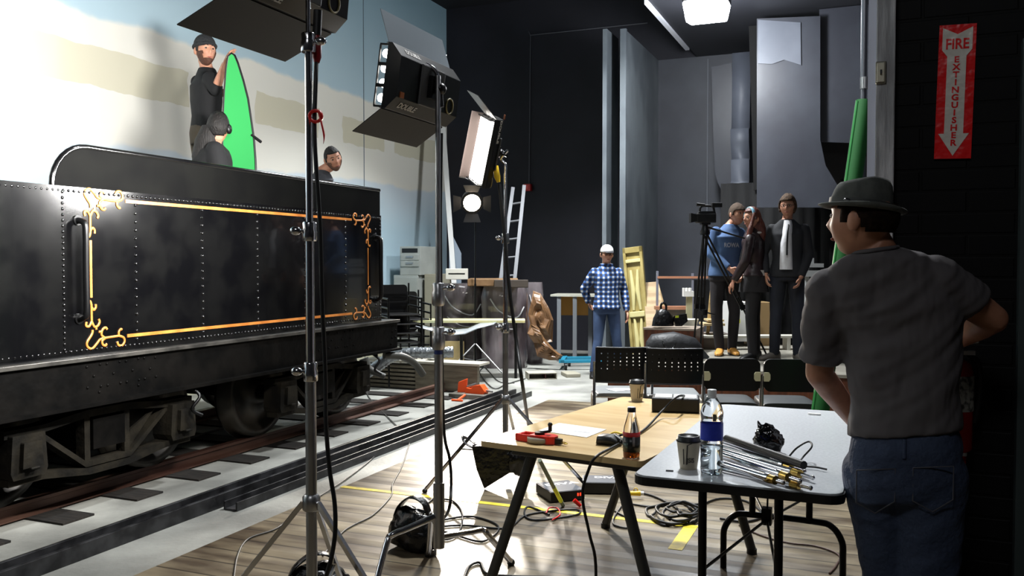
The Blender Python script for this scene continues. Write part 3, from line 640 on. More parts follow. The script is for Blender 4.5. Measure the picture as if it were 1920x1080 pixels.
# ============================================================ TABLES
def rrect(w0, w1, l0, l1, r, n=5):
    out = []
    for cx, cy, a0 in ((w1-r, l1-r, 0), (w0+r, l1-r, 90), (w0+r, l0+r, 180), (w1-r, l0+r, 270)):
        for i in range(n+1): a = math.radians(a0+90*i/n); out.append((cx+r*math.cos(a), cy+r*math.sin(a)))
    return out
H = .73
NL = fl(897, 826, H); NR = fl(1203, 866, H); FL_ = fl(1130, 740, H)
xa = (NR-NL).normalized(); ya = V((-xa.y, xa.x, 0)); rzw = math.atan2(xa.y, xa.x)
wt = thing('work_table', 'light birch topped table on splayed grey tube legs', 'table', (NL.x, NL.y, 0), rzw)
WW = (NR-NL).length; WL = (FL_-NL).dot(ya)
birch = mat('birch_top', (206, 178, 128), .33, col2=(192, 160, 108), scale=2.2, stretch=(1, 6, 1), detail=6)
legm = mat('grey_leg', (70, 70, 68), .4, .4)
obj('tabletop', MB().prism(rrect(0, WW, 0, WL, .03), H-.024, H), [birch], wt, bevel=.003)
for yy, s in ((.14, 1), (WL-.16, -1)):
    b_ = obj('support_beam', MB().box(.1, WW-.06, yy-.03, yy+.03, H-.07, H-.024), legm, wt, bevel=.004)
    for x0, x1, y1 in ((.19, -.04, -.02), (WW-.17, WW+.03, -.02)):
        l = obj('leg', MB().tube([(x0, yy, H-.06), (x1, yy+y1*s, .02)], .0235, 14), legm, wt)
        obj('foot_cap', MB().tube([(x1, yy+y1*s, .03), (x1, yy+y1*s, .0)], .026, 12), RUBBER, l)
obj('under_rail', MB().box(WW/2-.02, WW/2+.02, .16, WL-.17, H-.06, H-.03), legm, wt)

HW = H; H = .768
GL = fl(1183, 890, H); GR = fl(1579, 939, H); GF = fl(1338, 757, H); GFR = fl(1604, 776, H)
xg = (GR-GL).normalized(); yg = V((-xg.y, xg.x, 0)); rzg = math.atan2(xg.y, xg.x)
GW = (GR-GL).length; GLn = ((GF-GL).dot(yg)+(GFR-GR).dot(yg))/2; sk = ((GF-GL).dot(xg)+(GFR-GR).dot(xg))/2
gt_ = thing('folding_table', 'grey laminate folding table with black edge and black steel legs', 'table', (GL.x, GL.y, 0), rzg+math.atan2(-sk*.85, GLn))
lam = mat('grey_laminate', (196, 199, 203), .25, col2=(188, 191, 195), scale=90)
GLn = math.hypot(GLn, sk)
tp = obj('tabletop', MB().prism(rrect(.006, GW-.006, .006, GLn-.006, .05), H-.006, H), [lam], gt_)
obj('edge_band', MB().prism(rrect(0, GW, 0, GLn, .055), H-.034, H-.005), BLKPL, gt_, bevel=.004)
blk = mat('leg_black', (13, 13, 14), .35, .5)
for yy in (.2, GLn-.25):
    posts = (GW*.3, GW*.68)
    for x in posts: obj('post', MB().tube([(x, yy, H-.03), (x, yy, .27)], .0155, 12), blk, gt_)
    c = curve([(.07, yy, .0), (.07, yy, .12), (.075, yy, .2), (.12, yy, .265), (.2, yy, .28), (GW-.2, yy, .28), (GW-.12, yy, .265), (GW-.075, yy, .2), (GW-.07, yy, .12), (GW-.07, yy, 0)], 4)
    obj('leg_frame', MB().tube(c, .0155, 12), blk, gt_)
hub = V((GW*.5, GLn*.52, .42))
for x, yy in ((GW*.3, .2), (GW*.68, .2), (GW*.3, GLn-.25), (GW*.68, GLn-.25)):
    obj('brace', MB().tube([(x, yy, .40), hub], .006, 6), blk, gt_)
obj('brace_hub', MB().box(hub.x-.02, hub.x+.02, hub.y-.02, hub.y+.02, .4, .47).tube([hub, (hub.x+.01, hub.y, H-.03)], .004, 6), blk, gt_)
obj('thumb_tab', MB().prism(rrect(-.03, .03, -.01, .01, .009), 0, .008), WHITE, gt_).location = gt_.matrix_basis.inverted() @ fl(1527, 778, H)
bpy.context.view_layer.update()

# ---- things on the birch table
HG = H; H = HW
def on(px, py, h=None): return fl(px, py, H if h is None else h)
t = thing('paper_sheet', 'white sheet of paper lying on the birch table', 'paper', on(1075, 808), rzw+.02)
a = [on(1010, 808), on(1048, 794), on(1137, 806), on(1100, 821)]
o = t.location; M = t.matrix_basis.inverted()
bpy.context.view_layer.update(); M = t.matrix_world.inverted()
q = [M @ p for p in a]; obj('sheet', MB().prism([(p.x, p.y) for p in q], .001, .0025), mat('paper', (232, 234, 238), .6), t)
obj('printed_lines', MB().box(.01, .09, -.012, -.008, .0025, .003).box(.0, .09, -.02, -.017, .0025, .003), mat('grey_print', (150, 150, 155), .6), t)
# red tape measure reel
t = thing('tape_reel', 'red hand reel tape measure with a black crank on the birch table', 'tape measure', on(1012, 829), rzw-.06)
red = mat('orange_red_plastic', (222, 42, 28), .35)
obj('frame_body', MB().box(-.105, -.02, -.035, -.023, 0, .032).box(-.105, -.02, .026, .038, 0, .032).box(-.105, -.09, -.035, .038, 0, .032).prism([(-.03, -.038), (.06, -.034), (.085, -.015), (.085, .015), (.06, .036), (-.03, .04)], .002, .034), red, t, bevel=.005)
obj('tape_coil', MB().lathe([(0, 0), (.056, 0), (.056, .02), (0, .02)], 24, c=(.005, -.004, .005)), mat('tape_tan', (170, 160, 140), .5), t)
obj('crank', MB().tube([(.005, 0, .036), (.005, 0, .042), (.045, .012, .05), (.045, .012, .056)], .006, 8).tube([(.045, .012, .05), (.045, .012, .078)], .008, 10).ball((.045, .012, .078), .0105, 10, 6).tube([(0, 0, .034), (0, 0, .044)], .022, 14), BLKPL, t)
obj('tape_mouth', MB().prism([(.08, -.014), (.112, -.007), (.112, .007), (.08, .014)], .004, .026), BLKPL, t)
obj('tape_hook', MB().tube(curve([(.11, 0, .012), (.125, .004, .013), (.138, 0, .01), (.13, -.008, .01), (.12, -.004, .012)], 4), .003, 6), mat('brass', (180, 150, 80), .3, 1), t)
# strap bundle
t = thing('strap_bundle', 'black folded strap bundle with yellow detail beside the red tea bottle', 'strap', on(1143, 833), rzw)
obj('pouch', MB().loft([((-.05, 0, .004), (0, .03, 0), (0, 0, .004)), ((-.04, 0, .02), (0, .045, 0), (0, 0, .02)), ((.02, 0, .022), (0, .04, 0), (0, 0, .022)), ((.045, 0, .012), (0, .03, 0), (0, 0, .012))], 14, e=3), RUBBER, t)
obj('strap_loop', MB().tube(curve([(.0, .03, .02), (.05, .04, .04), (.1, .02, .03), (.12, 0, .012), (.07, -.01, .02), (.02, 0, .04)], 4), .013, 6, flat=.35), BLKPL, t)
obj('yellow_band', MB().tube(curve([(-.03, .035, .028), (0, .05, .043), (.035, .05, .04)], 4), .009, 6, flat=.4), YEL, t)
# tea bottle
def glass(name, col, rough=.03): return mat(name, col, rough, trans=1, ior=1.33)
t = thing('tea_bottle', 'small clear bottle with dark label and a little amber tea left', 'bottle', on(1184, 858), rzw)
k = .875
pf = [(.028, .0), (.032, .004), (.033, .02), (.032, .04), (.033, .09), (.033, .12), (.030, .14), (.021, .175), (.0155, .2), (.0145, .213)]
obj('bottle_body', MB().lathe([(r, z*k) for r, z in pf], 28), glass('clear_plastic', (235, 228, 220)), t)
obj('tea', MB().lathe([(.026, .004), (.0305, .006), (.0312, .05), (0, .05)], 24), mat('amber_tea', (190, 92, 20), .05, trans=.7), t)
obj('cap', MB().lathe([(.0165, .181), (.0165, .197), (.015, .199), (0, .199)], 24), BLKPL, t)
obj('cap_top', MB().lathe([(.0148, .1985), (.0148, .2), (0, .2)], 20), mat('cap_white', (228, 224, 232), .4), t)
def arcband(r, a0, a1, z0, z1, n=16):
    m = MB(); vs = []
    for i in range(n+1):
        a = a0+(a1-a0)*i/n; vs += [(r*math.cos(a), r*math.sin(a), z0), (r*math.cos(a), r*math.sin(a), z1)]
    m.add(vs, [(2*i, 2*i+2, 2*i+3, 2*i+1) for i in range(n)], True); return m
obj('label_red', arcband(.0338, -PI*.98, PI*.2, .086, .104), mat('label_red', (190, 40, 46), .4), t, 'red top of the label', solid=.0006)
lb = obj('label', arcband(.0338, -PI*.98, PI*.2, .026, .086), mat('label_black', (20, 22, 22), .35), t, solid=.0006)
obj('label_picture', arcband(.0343, -PI*.82, -PI*.5, .042, .062), mat('label_leaf', (110, 130, 120), .5, col2=(50, 62, 56), scale=60), t, solid=.0005)
text('label_name', 'PURE', .02, mat('label_print', (206, 204, 198), .5), t, frame((.92, .39, 0), (0, 0, 1), (.39, -.92, 0), (-.0135, -.0328, .073)), bold=.0005, sx=.85)
obj('label_panel', arcband(.0343, -PI*.33, -PI*.24, .05, .088), mat('label_grey', (130, 124, 126), .5), t, solid=.0005)
# paper cups
def cup(loc, rz, label, ink):
    t = thing('paper_cup', label, 'cup', loc, rz, 'paper coffee cups')
    obj('cup_body', MB().lathe([(.029, 0), (.030, .002), (.042, .098), (.042, .1)], 28), mat('cup_paper', (176, 166, 146), .55), t)
    obj('lid', MB().lathe([(.0435, .097), (.0445, .1), (.0435, .104), (.039, .106), (.0385, .117), (.035, .118), (.034, .113), (0, .112)], 28), BLKPL, t)
    pm = mat('cup_ink', (52, 50, 46), .6)
    def on_cup(a, z): r = .0305+.0123*z/.1; return V((r*math.cos(a), r*math.sin(a), z))
    m = MB(); c = ink
    m.tube([on_cup(c-.25, .075), on_cup(c-.3, .02)], .002, 4); m.tube([on_cup(c+.0, .02), on_cup(c+.12, .09)], .0026, 4); m.tube([on_cup(c+.15, .09), on_cup(c+.5, .097)], .0016, 4)
    obj('printed_strokes', m, pm, t)
    d = V((math.cos(c+.42), math.sin(c+.42), 0)); s_ = V((-d.y, d.x, 0))
    text('printed_name', 'JSIS', .022, pm, t, frame(s_, (0, 0, 1), d, on_cup(c+.42, .035)+d*.002), bold=.0005, sx=.8)
    return t
cup(on(1194, 752), 0, 'paper coffee cup with black lid at the far end of the birch table', -1.3)
cup(fl(1291, 878, HG), 0, 'paper coffee cup with black lid beside the big water bottle', -2.0)
# power box
t = thing('power_box', 'black box with a white papered top on the far right of the birch table', 'power box', on(1267, 770), rzw+.36)
obj('case', MB().box(-.12, .12, -.07, .07, 0, .075), BLKPL, t, bevel=.008)
obj('paper_top', MB().box(-.105, -.02, -.055, .06, .075, .077).box(-.01, .105, -.055, .06, .075, .077), WHITE, t)
cable('table_cable', [on(1283, 742, H+.08), on(1268, 745, H+.1), on(1240, 772, H+.035), on(1205, 808, H+.008), on(1150, 838, H+.01), on(1118, 856, H+.012), at(1104, 880, 3.42), at(1092, 930, 3.42), at(1105, 1000, 3.42), at(1117, 1060, 3.42), fl(1115, 1190, .01)], .006, RUBBER,
      'black cable crossing the birch table and dropping off its front edge')
# ---- things on the grey table
H = HG
t = thing('water_bottle', 'large clear water bottle with a blue label on the grey table', 'bottle', on(1334, 888), rzg)
pf = [(.03, 0), (.036, .004), (.0385, .02), (.037, .035), (.0385, .05), (.0375, .07), (.0385, .09), (.0385, .17), (.037, .19), (.039, .2), (.039, .215), (.033, .238), (.018, .262), (.0135, .268), (.0135, .285)]
wb = obj('bottle_body', MB().lathe(pf, 32), glass('clear_bottle', (238, 242, 245), .02), t)
obj('water', MB().lathe([(.028, .003), (.0345, .006), (.0372, .02), (.0355, .035), (.037, .05), (.036, .07), (.037, .088), (.037, .1), (0, .1)], 32), glass('water', (225, 235, 240), .0), t)
obj('cap', MB().lathe([(.0155, .27), (.0155, .29), (.0145, .292), (0, .292)], 20), mat('cap_clear_white', (215, 218, 220), .4), t)
obj('neck_ring', MB().lathe([(.0135, .262), (.018, .264), (.018, .268), (.0135, .27)], 20), mat('cap_clear_white', (215, 218, 220), .4), t)
obj('label', arcband(.0392, 0, 2*PI, .12, .178, 32), mat('blue_label', (34, 48, 158), .35, col2=(58, 76, 190), scale=14), t, 'blue label')
# stage clamps / tube arms heap
brass = mat('brass', (180, 150, 80), .3, 1)
ends = [((1350, 824), (1497, 870), .014, 'arm at the back of the heap with brass fittings, nearest the black pouch'),
        ((1346, 836), (1508, 884), .016, 'second arm from the back of the heap on the grey table'),
        ((1356, 846), (1524, 896), .016, 'long middle arm of the heap, its tip above the others'),
        ((1350, 862), (1450, 894), .014, 'short arm tucked behind the water bottle end of the heap'),
        ((1350, 876), (1520, 915), .014, 'front arm of the heap, closest to the table edge'),
        ((1362, 822), (1535, 882), .046, 'dark arm lying on top along the back of the heap'),
        ((1345, 850), (1500, 902), .044, 'arm resting on top across the middle of the heap'),
        ((1348, 868), (1468, 905), .042, 'arm resting on top at the front left of the heap')]
for i, (a, b_, hz, lb_) in enumerate(ends):
    A = fl(a[0], a[1], H+hz); B = fl(b_[0], b_[1], H+hz); D = (B-A).normalized(); Lr = (B-A).length
    t = thing('stand_arm', 'chromed '+lb_, 'metal arm', A, 0, 'chromed arms heaped on the grey table')
    r_ = (.012, .014, .011, .013, .011, .0145, .0115, .012)[i]
    obj('rod', MB().tube([(0, 0, 0), D*Lr*.86], r_, 12), (CHROME, STEEL, CHROME, STEEL, CHROME, mat('dark_steel', (52, 50, 48), .4, .8), CHROME, CHROME)[i], t)
    if i != 5:
        obj('rod_end', MB().tube([D*Lr*.86, D*Lr], .0065, 10).ball(D*Lr, .008, 8, 6), CHROME, t)
        P_ = D*Lr*.84; sd = D.cross(V((0, 0, 1)))*(1 if i % 2 else -1)
        obj('fitting', MB().tube([P_-D*.016, P_+D*.016], .0145, 12), brass, t)
        obj('fitting_screw', MB().tube([P_, P_+sd*.026], .004, 6), brass, t)
        obj('chrome_ring', MB().tube([D*Lr*.78-D*.008, D*Lr*.78+D*.008], r_+.004, 12), CHROME, t)
t = thing('plastic_pouch', 'crumpled shiny black plastic pouch standing on the grey table', 'pouch', on(1440, 846), rzg)
def crumple(seed, amp, fr=9): 
    return lambda d, p: p*(1+amp*noise.noise(V((d.x*fr*.3+seed, d.y*fr*.3, d.z*fr*.3)))+amp*.5*noise.noise(V((d.x*fr+seed, d.y*fr, d.z*fr))))
shiny = mat('shiny_black', (8, 8, 9), .12, bump=.5, bscale=25)
obj('bag', MB().ball((0, 0, .042), (.055, .035, .05), 28, 18, fn=crumple(3, .25)).ball((-.005, 0, .085), (.03, .012, .022), 12, 8, fn=crumple(5, .3)), shiny, t)
obj('ear', MB().tube([(-.03, 0, .09), (-.04, 0, .115)], [.012, .002], 6), shiny, t)
cable('table_cable', [on(1478, 858, H+.01), on(1494, 840, H+.05), on(1516, 828, H+.07), on(1522, 838, H+.06), on(1505, 858, H+.02), on(1498, 872, H+.01), on(1530, 876, H+.01), on(1550, 880, H+.01)], .0035, RUBBER, 'small upright loop of black cable on the grey table')
t = thing('pen', 'short dark pen lying near the front corner of the grey table', 'pen', on(1255, 884), rzg+.3)
obj('pen_body', MB().tube([(-.012, 0, .003), (.014, 0, .003)], .0028, 8), mat('dark_grey', (70, 70, 72), .5), t)

# ---- sandbags
def sandbag(loc, rz, s, label, seed, hang=False):
    t = thing('sandbag', label, 'sandbag', loc, rz, 'black sandbags on the light stands')
    t.scale = (s, s, s)
    def f(d, p):
        q = p*(1+.22*noise.noise(V((d.x*1.6+seed, d.y*1.6, d.z*1.6)))+.1*noise.noise(V((d.x*5+seed, d.y*5, d.z*5))))
        if q.z < -.1 and not hang: q.z = -.1
        return q
    obj('bag_body', MB().ball((0, 0, .1), (.16, .1, .125), 36, 22, fn=f), BAG, t)
    obj('strap', MB().tube(curve([(-.13, 0, .16), (-.1, 0, .22), (-.02, -.01, .275), (.06, 0, .25), (.1, 0, .14)], 6), .03, 8, flat=.2), BAG, t)
    return t
sandbag(fl(780, 1030), rzw, 1.0, 'black sandbag with a raised strap beside the bent foot light stand', 2)
sandbag(fl(596, 1150), .3, .95, 'black sandbag at the foot of the nearest light stand', 8)
t = thing('sandbag', 'black plastic sandbag hanging from the farthest light stand under the birch table corner', 'sandbag', at(925, 842, 5.75), .0, 'black sandbags on the light stands')
def hb(d, p):
    q = V((p.x, p.y, p.z)); q.x += .05*d.z*0; q.z += .09*d.x*(1 if d.z < 0 else .1)
    return q*(1+.2*noise.noise(d*2.1+V((4, 0, 0)))+.12*noise.noise(d*6))
obj('bag_body', MB().prism([(-.13, .02), (.14, .05), (.16, -.1), (-.055, -.235), (-.1, -.12)], -.03, .03, 'y'), BAG, t, bevel=.022, seg=3)
obj('bag_lobe', MB().ball((.15, 0, -.06), (.08, .06, .1), 20, 14, fn=crumple(9, .3)), BAG, t)
obj('strap', MB().tube(curve([(-.11, 0, 0), (-.17, .02, .03), V((-.31, 5.80, .33))-t.location, V((-.28, 5.86, .31))-t.location, (-.1, .02, .02)], 5), .014, 8, flat=.35), BAG, t)
t.scale = (1.08, 1.08, 1.08)

# ---- floor boxes under the tables
def ballast(loc, rz, label, wx, wy, hz, w='DIVA', led=False):
    t = thing('ballast_box', label, 'electrical box', loc, rz, 'black ballast boxes on the floor')
    obj('case', MB().box(-wx, wx, -wy, wy, .008, hz), BLKPL, t, bevel=.004)
    obj('top_plate', MB().box(-wx+.006, wx-.006, -wy+.006, wy-.006, hz, hz+.002), mat('box_grey', (88, 90, 96), .4), t)
    text('printed_name', w, wy*.55, mat('white_print2', (225, 225, 225), .5), t, Matrix.Translation((wx*.25, wy*.35, hz+.0025)), bold=.002, sx=1.4)
    if led: obj('lamp', MB().box(wx*.55, wx*.62, -wy-.002, -wy, hz*.5, hz*.75).box(wx*.7, wx*.77, -wy-.002, -wy, hz*.5, hz*.75), mat('red_led', (255, 40, 20), .5, emit=(255, 40, 20), estr=5), t)
    return t
ballast(fl(1050, 932), .34, 'black ballast box with red lights, angled under the birch table', .115, .13, .07, 'DIVA', True)
ballast(fl(1130, 921), -.07, 'black ballast box with the yellow plug, square on behind the table leg', .13, .1, .08, 'DIVA')
t = thing('plug', 'yellow cable plug lying on the floor beside the ballast box', 'plug', fl(1192, 925, .04), 0)
obj('plug_body', MB().tube([(-.035, 0, 0), (.03, 0, 0)], [.014, .018], 10), YEL, t)
obj('handle_loop', MB().tube([(.012*math.cos(a), 0, .018+.016*math.sin(a)) for a in [i*2*PI/12 for i in range(12)]], .003, 6, closed=True), YEL, t)
obj('white_end', MB().tube([(.03, 0, 0), (.05, 0, 0)], .013, 8), WHITE, t)
t = thing('plug', 'small red plug on the floor in front of the ballast box', 'plug', fl(1083, 944, .03), 0)
obj('plug_body', MB().tube([(-.022, 0, .022), (.018, 0, -.015)], [.014, .011], 10), RED, t)
cable('red_tie', [fl(1024, 962, .015), fl(1030, 952, .03), fl(1045, 953, .03), fl(1050, 965, .02), fl(1035, 975, .015)], .005, RED, 'small red tie looped on the black cable over the tape', 'cable tie')
t = thing('taped_stick', 'thin green and grey stick leaning down to the ballast box', 'stick', at(1012, 863, 5.0), 0)
A_ = at(1012, 863, 5.0); B_ = fl(1056, 948, .012)
obj('stick_body', MB().tube([(0, 0, 0), B_-A_], .012, 8), mat('grey_green', (120, 130, 112), .5), t)
obj('yellow_tape', MB().tube([(B_-A_)*.58, (B_-A_)*.9], .0125, 8), mat('yellow_green_tape', (206, 214, 60), .5), t)
# orange clamps on a steel plate
pc = fl(885, 745)
t = thing('steel_plate', 'grey steel plate lying under the orange clamps', 'plate', pc, R0)
obj('plate_body', MB().box(-.22, .25, -.14, .12, .0, .05), chl, t, bevel=.004)
orange = mat('orange_plastic', (235, 84, 28), .4)
t = thing('orange_clamp', 'bright orange clamp standing tall on the steel plate', 'clamp', pc+TD*.02-ND*.13+V((0, 0, .05)), R0+.3)
obj('paddle', MB().prism([(-.05, 0), (.05, 0), (.06, .15), (-.04, .11)], -.02, .02, 'y'), orange, t, bevel=.006)
t = thing('orange_clamp', 'flat orange clamp with a dark middle on the steel plate', 'clamp', pc+ND*.04+V((0, 0, .05)), R0-.1)
obj('jaw', MB().prism([(-.1, 0), (.13, 0), (.15, .03), (.09, .1), (.0, .085), (-.02, .05), (-.1, .06)], -.05, .05, 'y'), orange, t, bevel=.01)
obj('screw', MB().tube([(-.1, 0, .06), (.02, 0, .1)], .018, 10), STEEL, t); obj('handle_bar', MB().tube([(.12, 0, .04), (.22, 0, .03)], .01, 8), STEEL, t)
t = thing('orange_clamp', 'orange T shaped clamp handle lying in front of the steel plate', 'clamp', fl(858, 752), R0)
obj('handle', MB().tube([(-.06, -.02, .012), (.07, -.02, .012)], .012, 8).tube([(.01, -.02, .012), (.03, .12, .05)], .014, 8), orange, t)

# ============================================================ CHAIRS
cseat = mat('seat_grey', (120, 124, 126), .4); cback = mat('chair_black', (12, 12, 13), .35); pad = mat('seat_black', (44, 48, 50), .45)
def chairA():
    # faces +Y, back at -Y
    t = thing('stacking_chair', '', 'chair', (0, 0, 0), 0, 'black chairs in a row before the platform')
    m = MB(); vs = []; W_ = .215; nx, nz = 17, 9; z0, z1 = .56, .83
    def P(i, j, dy=0): x = -W_+2*W_*i/nx; z = z0+(z1-z0)*j/nz; return (x*(1-.04*j/nz), -.22-.03*(1-(x/W_)**2)*1+.0-.02*j/nz+dy, z)
    for dy in (0, .012):
        o = len(m.v); m.add([P(i, j, dy) for j in range(nz+1) for i in range(nx+1)], [], True)
        for j in range(nz):
            for i in range(nx):
                hole = (j in (4, 6) and i % 2 == 1 and 1 < i < nx-1) or (j in (3, 5, 7) and i % 2 == 1 and 0 < i < nx-1 and 3 <= j)
                a, b, c, d = [o+j*(nx+1)+i, o+j*(nx+1)+i+1, o+(j+1)*(nx+1)+i+1, o+(j+1)*(nx+1)+i]
                A, B, C, D = [m.v[k] for k in (a, b, c, d)]
                if not hole: m.f.append([a, b, c, d]); m.s.append(True); m.m.append(0)
                else:
                    cc = (A+B+C+D)/4; h = [A.lerp(cc, .62), B.lerp(cc, .62), C.lerp(cc, .62), D.lerp(cc, .62)]
                    n0 = len(m.v); m.v += h
                    for f in ((a, b, n0+1, n0), (b, c, n0+2, n0+1), (c, d, n0+3, n0+2), (d, a, n0, n0+3)): m.f.append(list(f)); m.s.append(True); m.m.append(0)
    for (i0, i1) in ((0, nx),):
        pass
    m.box(-W_-.002, -W_+.008, -.222, -.2, z0, z1).box(W_-.008, W_+.002, -.222, -.2, z0, z1).tube([P(i, nz, .006) for i in range(nx+1)], .008, 6).tube([P(i, 0, .006) for i in range(nx+1)], .008, 6)
    obj('backrest', m, cback, t)
    obj('seat', MB().loft([((0, -.2, .455), (.2, 0, 0), (0, 0, .012)), ((0, .0, .45), (.215, 0, 0), (0, 0, .014)), ((0, .18, .46), (.205, 0, 0), (0, 0, .014)), ((0, .215, .45), (.18, 0, 0), (0, 0, .01))], 24, e=5), cseat, t)
    for s in (-1, 1):
        obj('side_frame', MB().tube(curve([(s*.225, -.225, .72), (s*.225, -.215, .55), (s*.225, -.24, .3), (s*.225, -.27, .02)], 4), .0115, 10).tube(curve([(s*.225, -.22, .42), (s*.225, .1, .43), (s*.225, .19, .4), (s*.225, .22, .3), (s*.225, .24, .02)], 4), .0115, 10), CHROME, t)
        for y in (-.27, .24): obj('foot', MB().ball((s*.225, y, .014), .016, 8, 6), RUBBER, t)
    obj('crossbar', MB().tube([(-.225, -.1, .425), (.225, -.1, .425)], .01, 8).tube([(-.225, .12, .43), (.225, .12, .43)], .01, 8), CHROME, t)
    return t
def chairB():
    t = thing('padded_chair', '', 'chair', (0, 0, 0), 0, 'black chairs in a row before the platform')
    obj('backrest', MB().prism(rrect(-.2, .2, .565, .8, .05), -.245, -.215, 'y'), cback, t, bevel=.01)
    obj('seat', MB().loft([((0, -.2, .445), (.19, 0, 0), (0, 0, .03)), ((0, .0, .45), (.2, 0, 0), (0, 0, .032)), ((0, .18, .45), (.195, 0, 0), (0, 0, .03)), ((0, .215, .44), (.18, 0, 0), (0, 0, .02))], 24, e=5), pad, t)
    for s in (-1, 1):
        obj('side_frame', MB().tube([(s*.205, -.225, .68), (s*.208, -.225, .02), ], .0095, 10).tube(curve([(s*.205, -.22, .41), (s*.205, .16, .41), (s*.205, .2, .36), (s*.205, .22, .02)], 4), .0095, 10), CHROME, t)
        obj('bracket', MB().prism([(s*.2, .64), (s*.165, .64), (s*.155, .655), (s*.155, .69), (s*.165, .705), (s*.2, .705)][::s], -.255, -.244, 'y'), mat('bracket_cream', (190, 184, 150), .5), t)
    obj('crossbar', MB().tube([(-.205, -.225, .4), (.205, -.225, .4)], .0095, 8).tube([(-.205, .14, .4), (.205, .14, .4)], .0095, 8), CHROME, t)
    return t
def cpos(px, py, h, back): p = fl(px, py, h); return p
c1 = chairA(); c1['label'] = 'black perforated back chair at the left end of the row, paper on its seat'
a = at(1172, 648, 6.85); c1.location = (a.x, a.y+.24, 0); c1.rotation_euler = (0, 0, -.05)
a = at(1270, 648, 6.75); dup(c1, (a.x, a.y+.24, 0), -.07, 'black perforated back chair second from the left in the row')
c3 = chairB(); c3['label'] = 'black padded chair in the middle of the row, cream brackets on its back'
a = at(1378, 668, 6.35); c3.location = (a.x, a.y+.24, 0); c3.rotation_euler = (0, 0, -.08)
a = at(1492, 672, 6.3); dup(c3, (a.x, a.y+.24, 0), -.1, 'black padded chair at the right end of the row, half hidden by the man')
t = thing('paper_sheet', 'white paper lying on the seat of the left perforated chair', 'paper', (c1.location.x, c1.location.y+.02, .466), .5)
obj('sheet', MB().box(-.1, .1, -.07, .07, 0, .002), mat('paper', (232, 234, 238), .6), t)

# ============================================================ PLATFORM
pl = mat('platform_top', (150, 146, 136), .5, col2=(120, 116, 106), scale=3)
t = thing('stage_platform', 'low platform with a dark wood front behind the chairs', 'platform', (0, 0, 0), R0)
obj('deck', MB().box(-2.6, .28, 8.95, 11.9, .39, .42), pl, t)
obj('front_panel', MB().box(-2.59, .28, 8.97, 9.0, 0, .39), BRICKRED, t)
obj('side_panel', MB().box(-2.59, -2.56, 9.0, 11.9, 0, .39), BRICKRED, t)
# ============================================================ FIRE SIGN, EXTINGUISHER, POST THINGS
def onw(px, py, v_u=3.45):              # point on the near brick wall
    a = (px-960)/F; b = (540-py)/F
    y = math.cos(PITCH)+b*math.sin(PITCH); z = -math.sin(PITCH)+b*math.cos(PITCH)
    d = V((a, y, z)); s = v_u/d.dot(TD); return V((0, 0, 1.5))+d*s
S = onw(1791, 172, 3.44)
t = thing('wall_sign', 'tall red and white fire extinguisher sign on the black wall', 'sign', S, R0)
t.rotation_euler = (0, math.radians(1.5), R0)
hw, hh = .058, .232
srd = mat('sign_red', (220, 26, 28), .3, bump=.3, bscale=22); swh = mat('sign_white', (214, 208, 198), .3, bump=.3, bscale=22)
obj('sign_plate', MB().box(-hw, hw, -.001, .002, -hh, hh), srd, t)
ar = [(-.047, .222), (0, .198), (.047, .222), (.047, .145), (.03, .122), (.03, -.145), (.048, -.145), (0, -.222), (-.048, -.145), (-.03, -.145), (-.03, .122), (-.047, .145)]
obj('white_arrow', MB().prism(ar, -.003, -.001, 'y'), swh, t)
fr_ = lambda x, z: frame((1, 0, 0), (0, 0, 1), (0, -1, 0), (x, -.0035, z))
text('fire_lettering', 'FIRE', .05, srd, t, fr_(0, .163), bold=.0012, sx=.82)
for i, ch in enumerate('EXTINGUISHER'):
    text('lettering', ch, .029, srd, t, fr_(0, .11-i*.0262), bold=.0009, sx=1.1)
E = onw(1790, 735, 3.36)
t = thing('fire_extinguisher', 'red fire extinguisher on the black wall behind the man', 'fire extinguisher', (E.x, E.y, E.z), R0)
exr = mat('extinguisher_red', (150, 16, 18), .25)
obj('cylinder', MB().lathe([(.05, -.2), (.058, -.19), (.058, .07), (.05, .1), (.02, .12), (.018, .13)], 24), exr, t)
obj('valve', MB().box(-.02, .06, -.015, .015, .13, .145).tube([(0, 0, .12), (0, 0, .16)], .014, 10).tube([(-.01, 0, .165), (.07, 0, .175)], .008, 6), STEEL, t)
obj('gauge', MB().lathe([(.016, 0), (.016, .012)], 14, Matrix.Translation((.0, -.016, .145)) @ Matrix.Rotation(PI/2, 4, 'X')), brass, t)
obj('label', MB().add([(.059*math.cos(a), .059*math.sin(a), z) for a in [math.radians(-110+i*12) for i in range(10)] for z in (-.06, .06)], [(2*i, 2*i+2, 2*i+3, 2*i+1) for i in range(9)]), mat('ext_label', (170, 168, 160), .5, col2=(60, 58, 56), scale=40, thr=(.5, .62)), t, solid=.001)
obj('hose', MB().tube(curve([(.03, 0, .14), (.07, -.01, .1), (.075, -.01, 0), (.06, -.01, -.1)], 5), .009, 8), BLKPL, t)
A_ = onw(1808, 800, 3.38); B_ = onw(1793, 1010, 3.36)
t = thing('red_pole', 'slim red pole with a white tape band leaning on the black wall', 'pole', (B_.x, B_.y, 0), 0)
d_ = (A_-B_).normalized(); b0 = B_-d_*(B_.z/d_.z)-t.location
obj('pole_shaft', MB().tube([b0, A_-t.location], .014, 10), exr, t)
obj('white_band', MB().tube([A_-t.location-d_*.1, A_-t.location-d_*.055], .0146, 10), WHITE, t)
P_ = onw(1652, 136, 3.372)
t = thing('light_switch', 'small metal light switch on the grey post', 'light switch', P_, R0)
obj('box', MB().box(-.018, .018, 0, .016, -.04, .04), mat('dirty_metal', (120, 116, 104), .4, .6), t, bevel=.004)
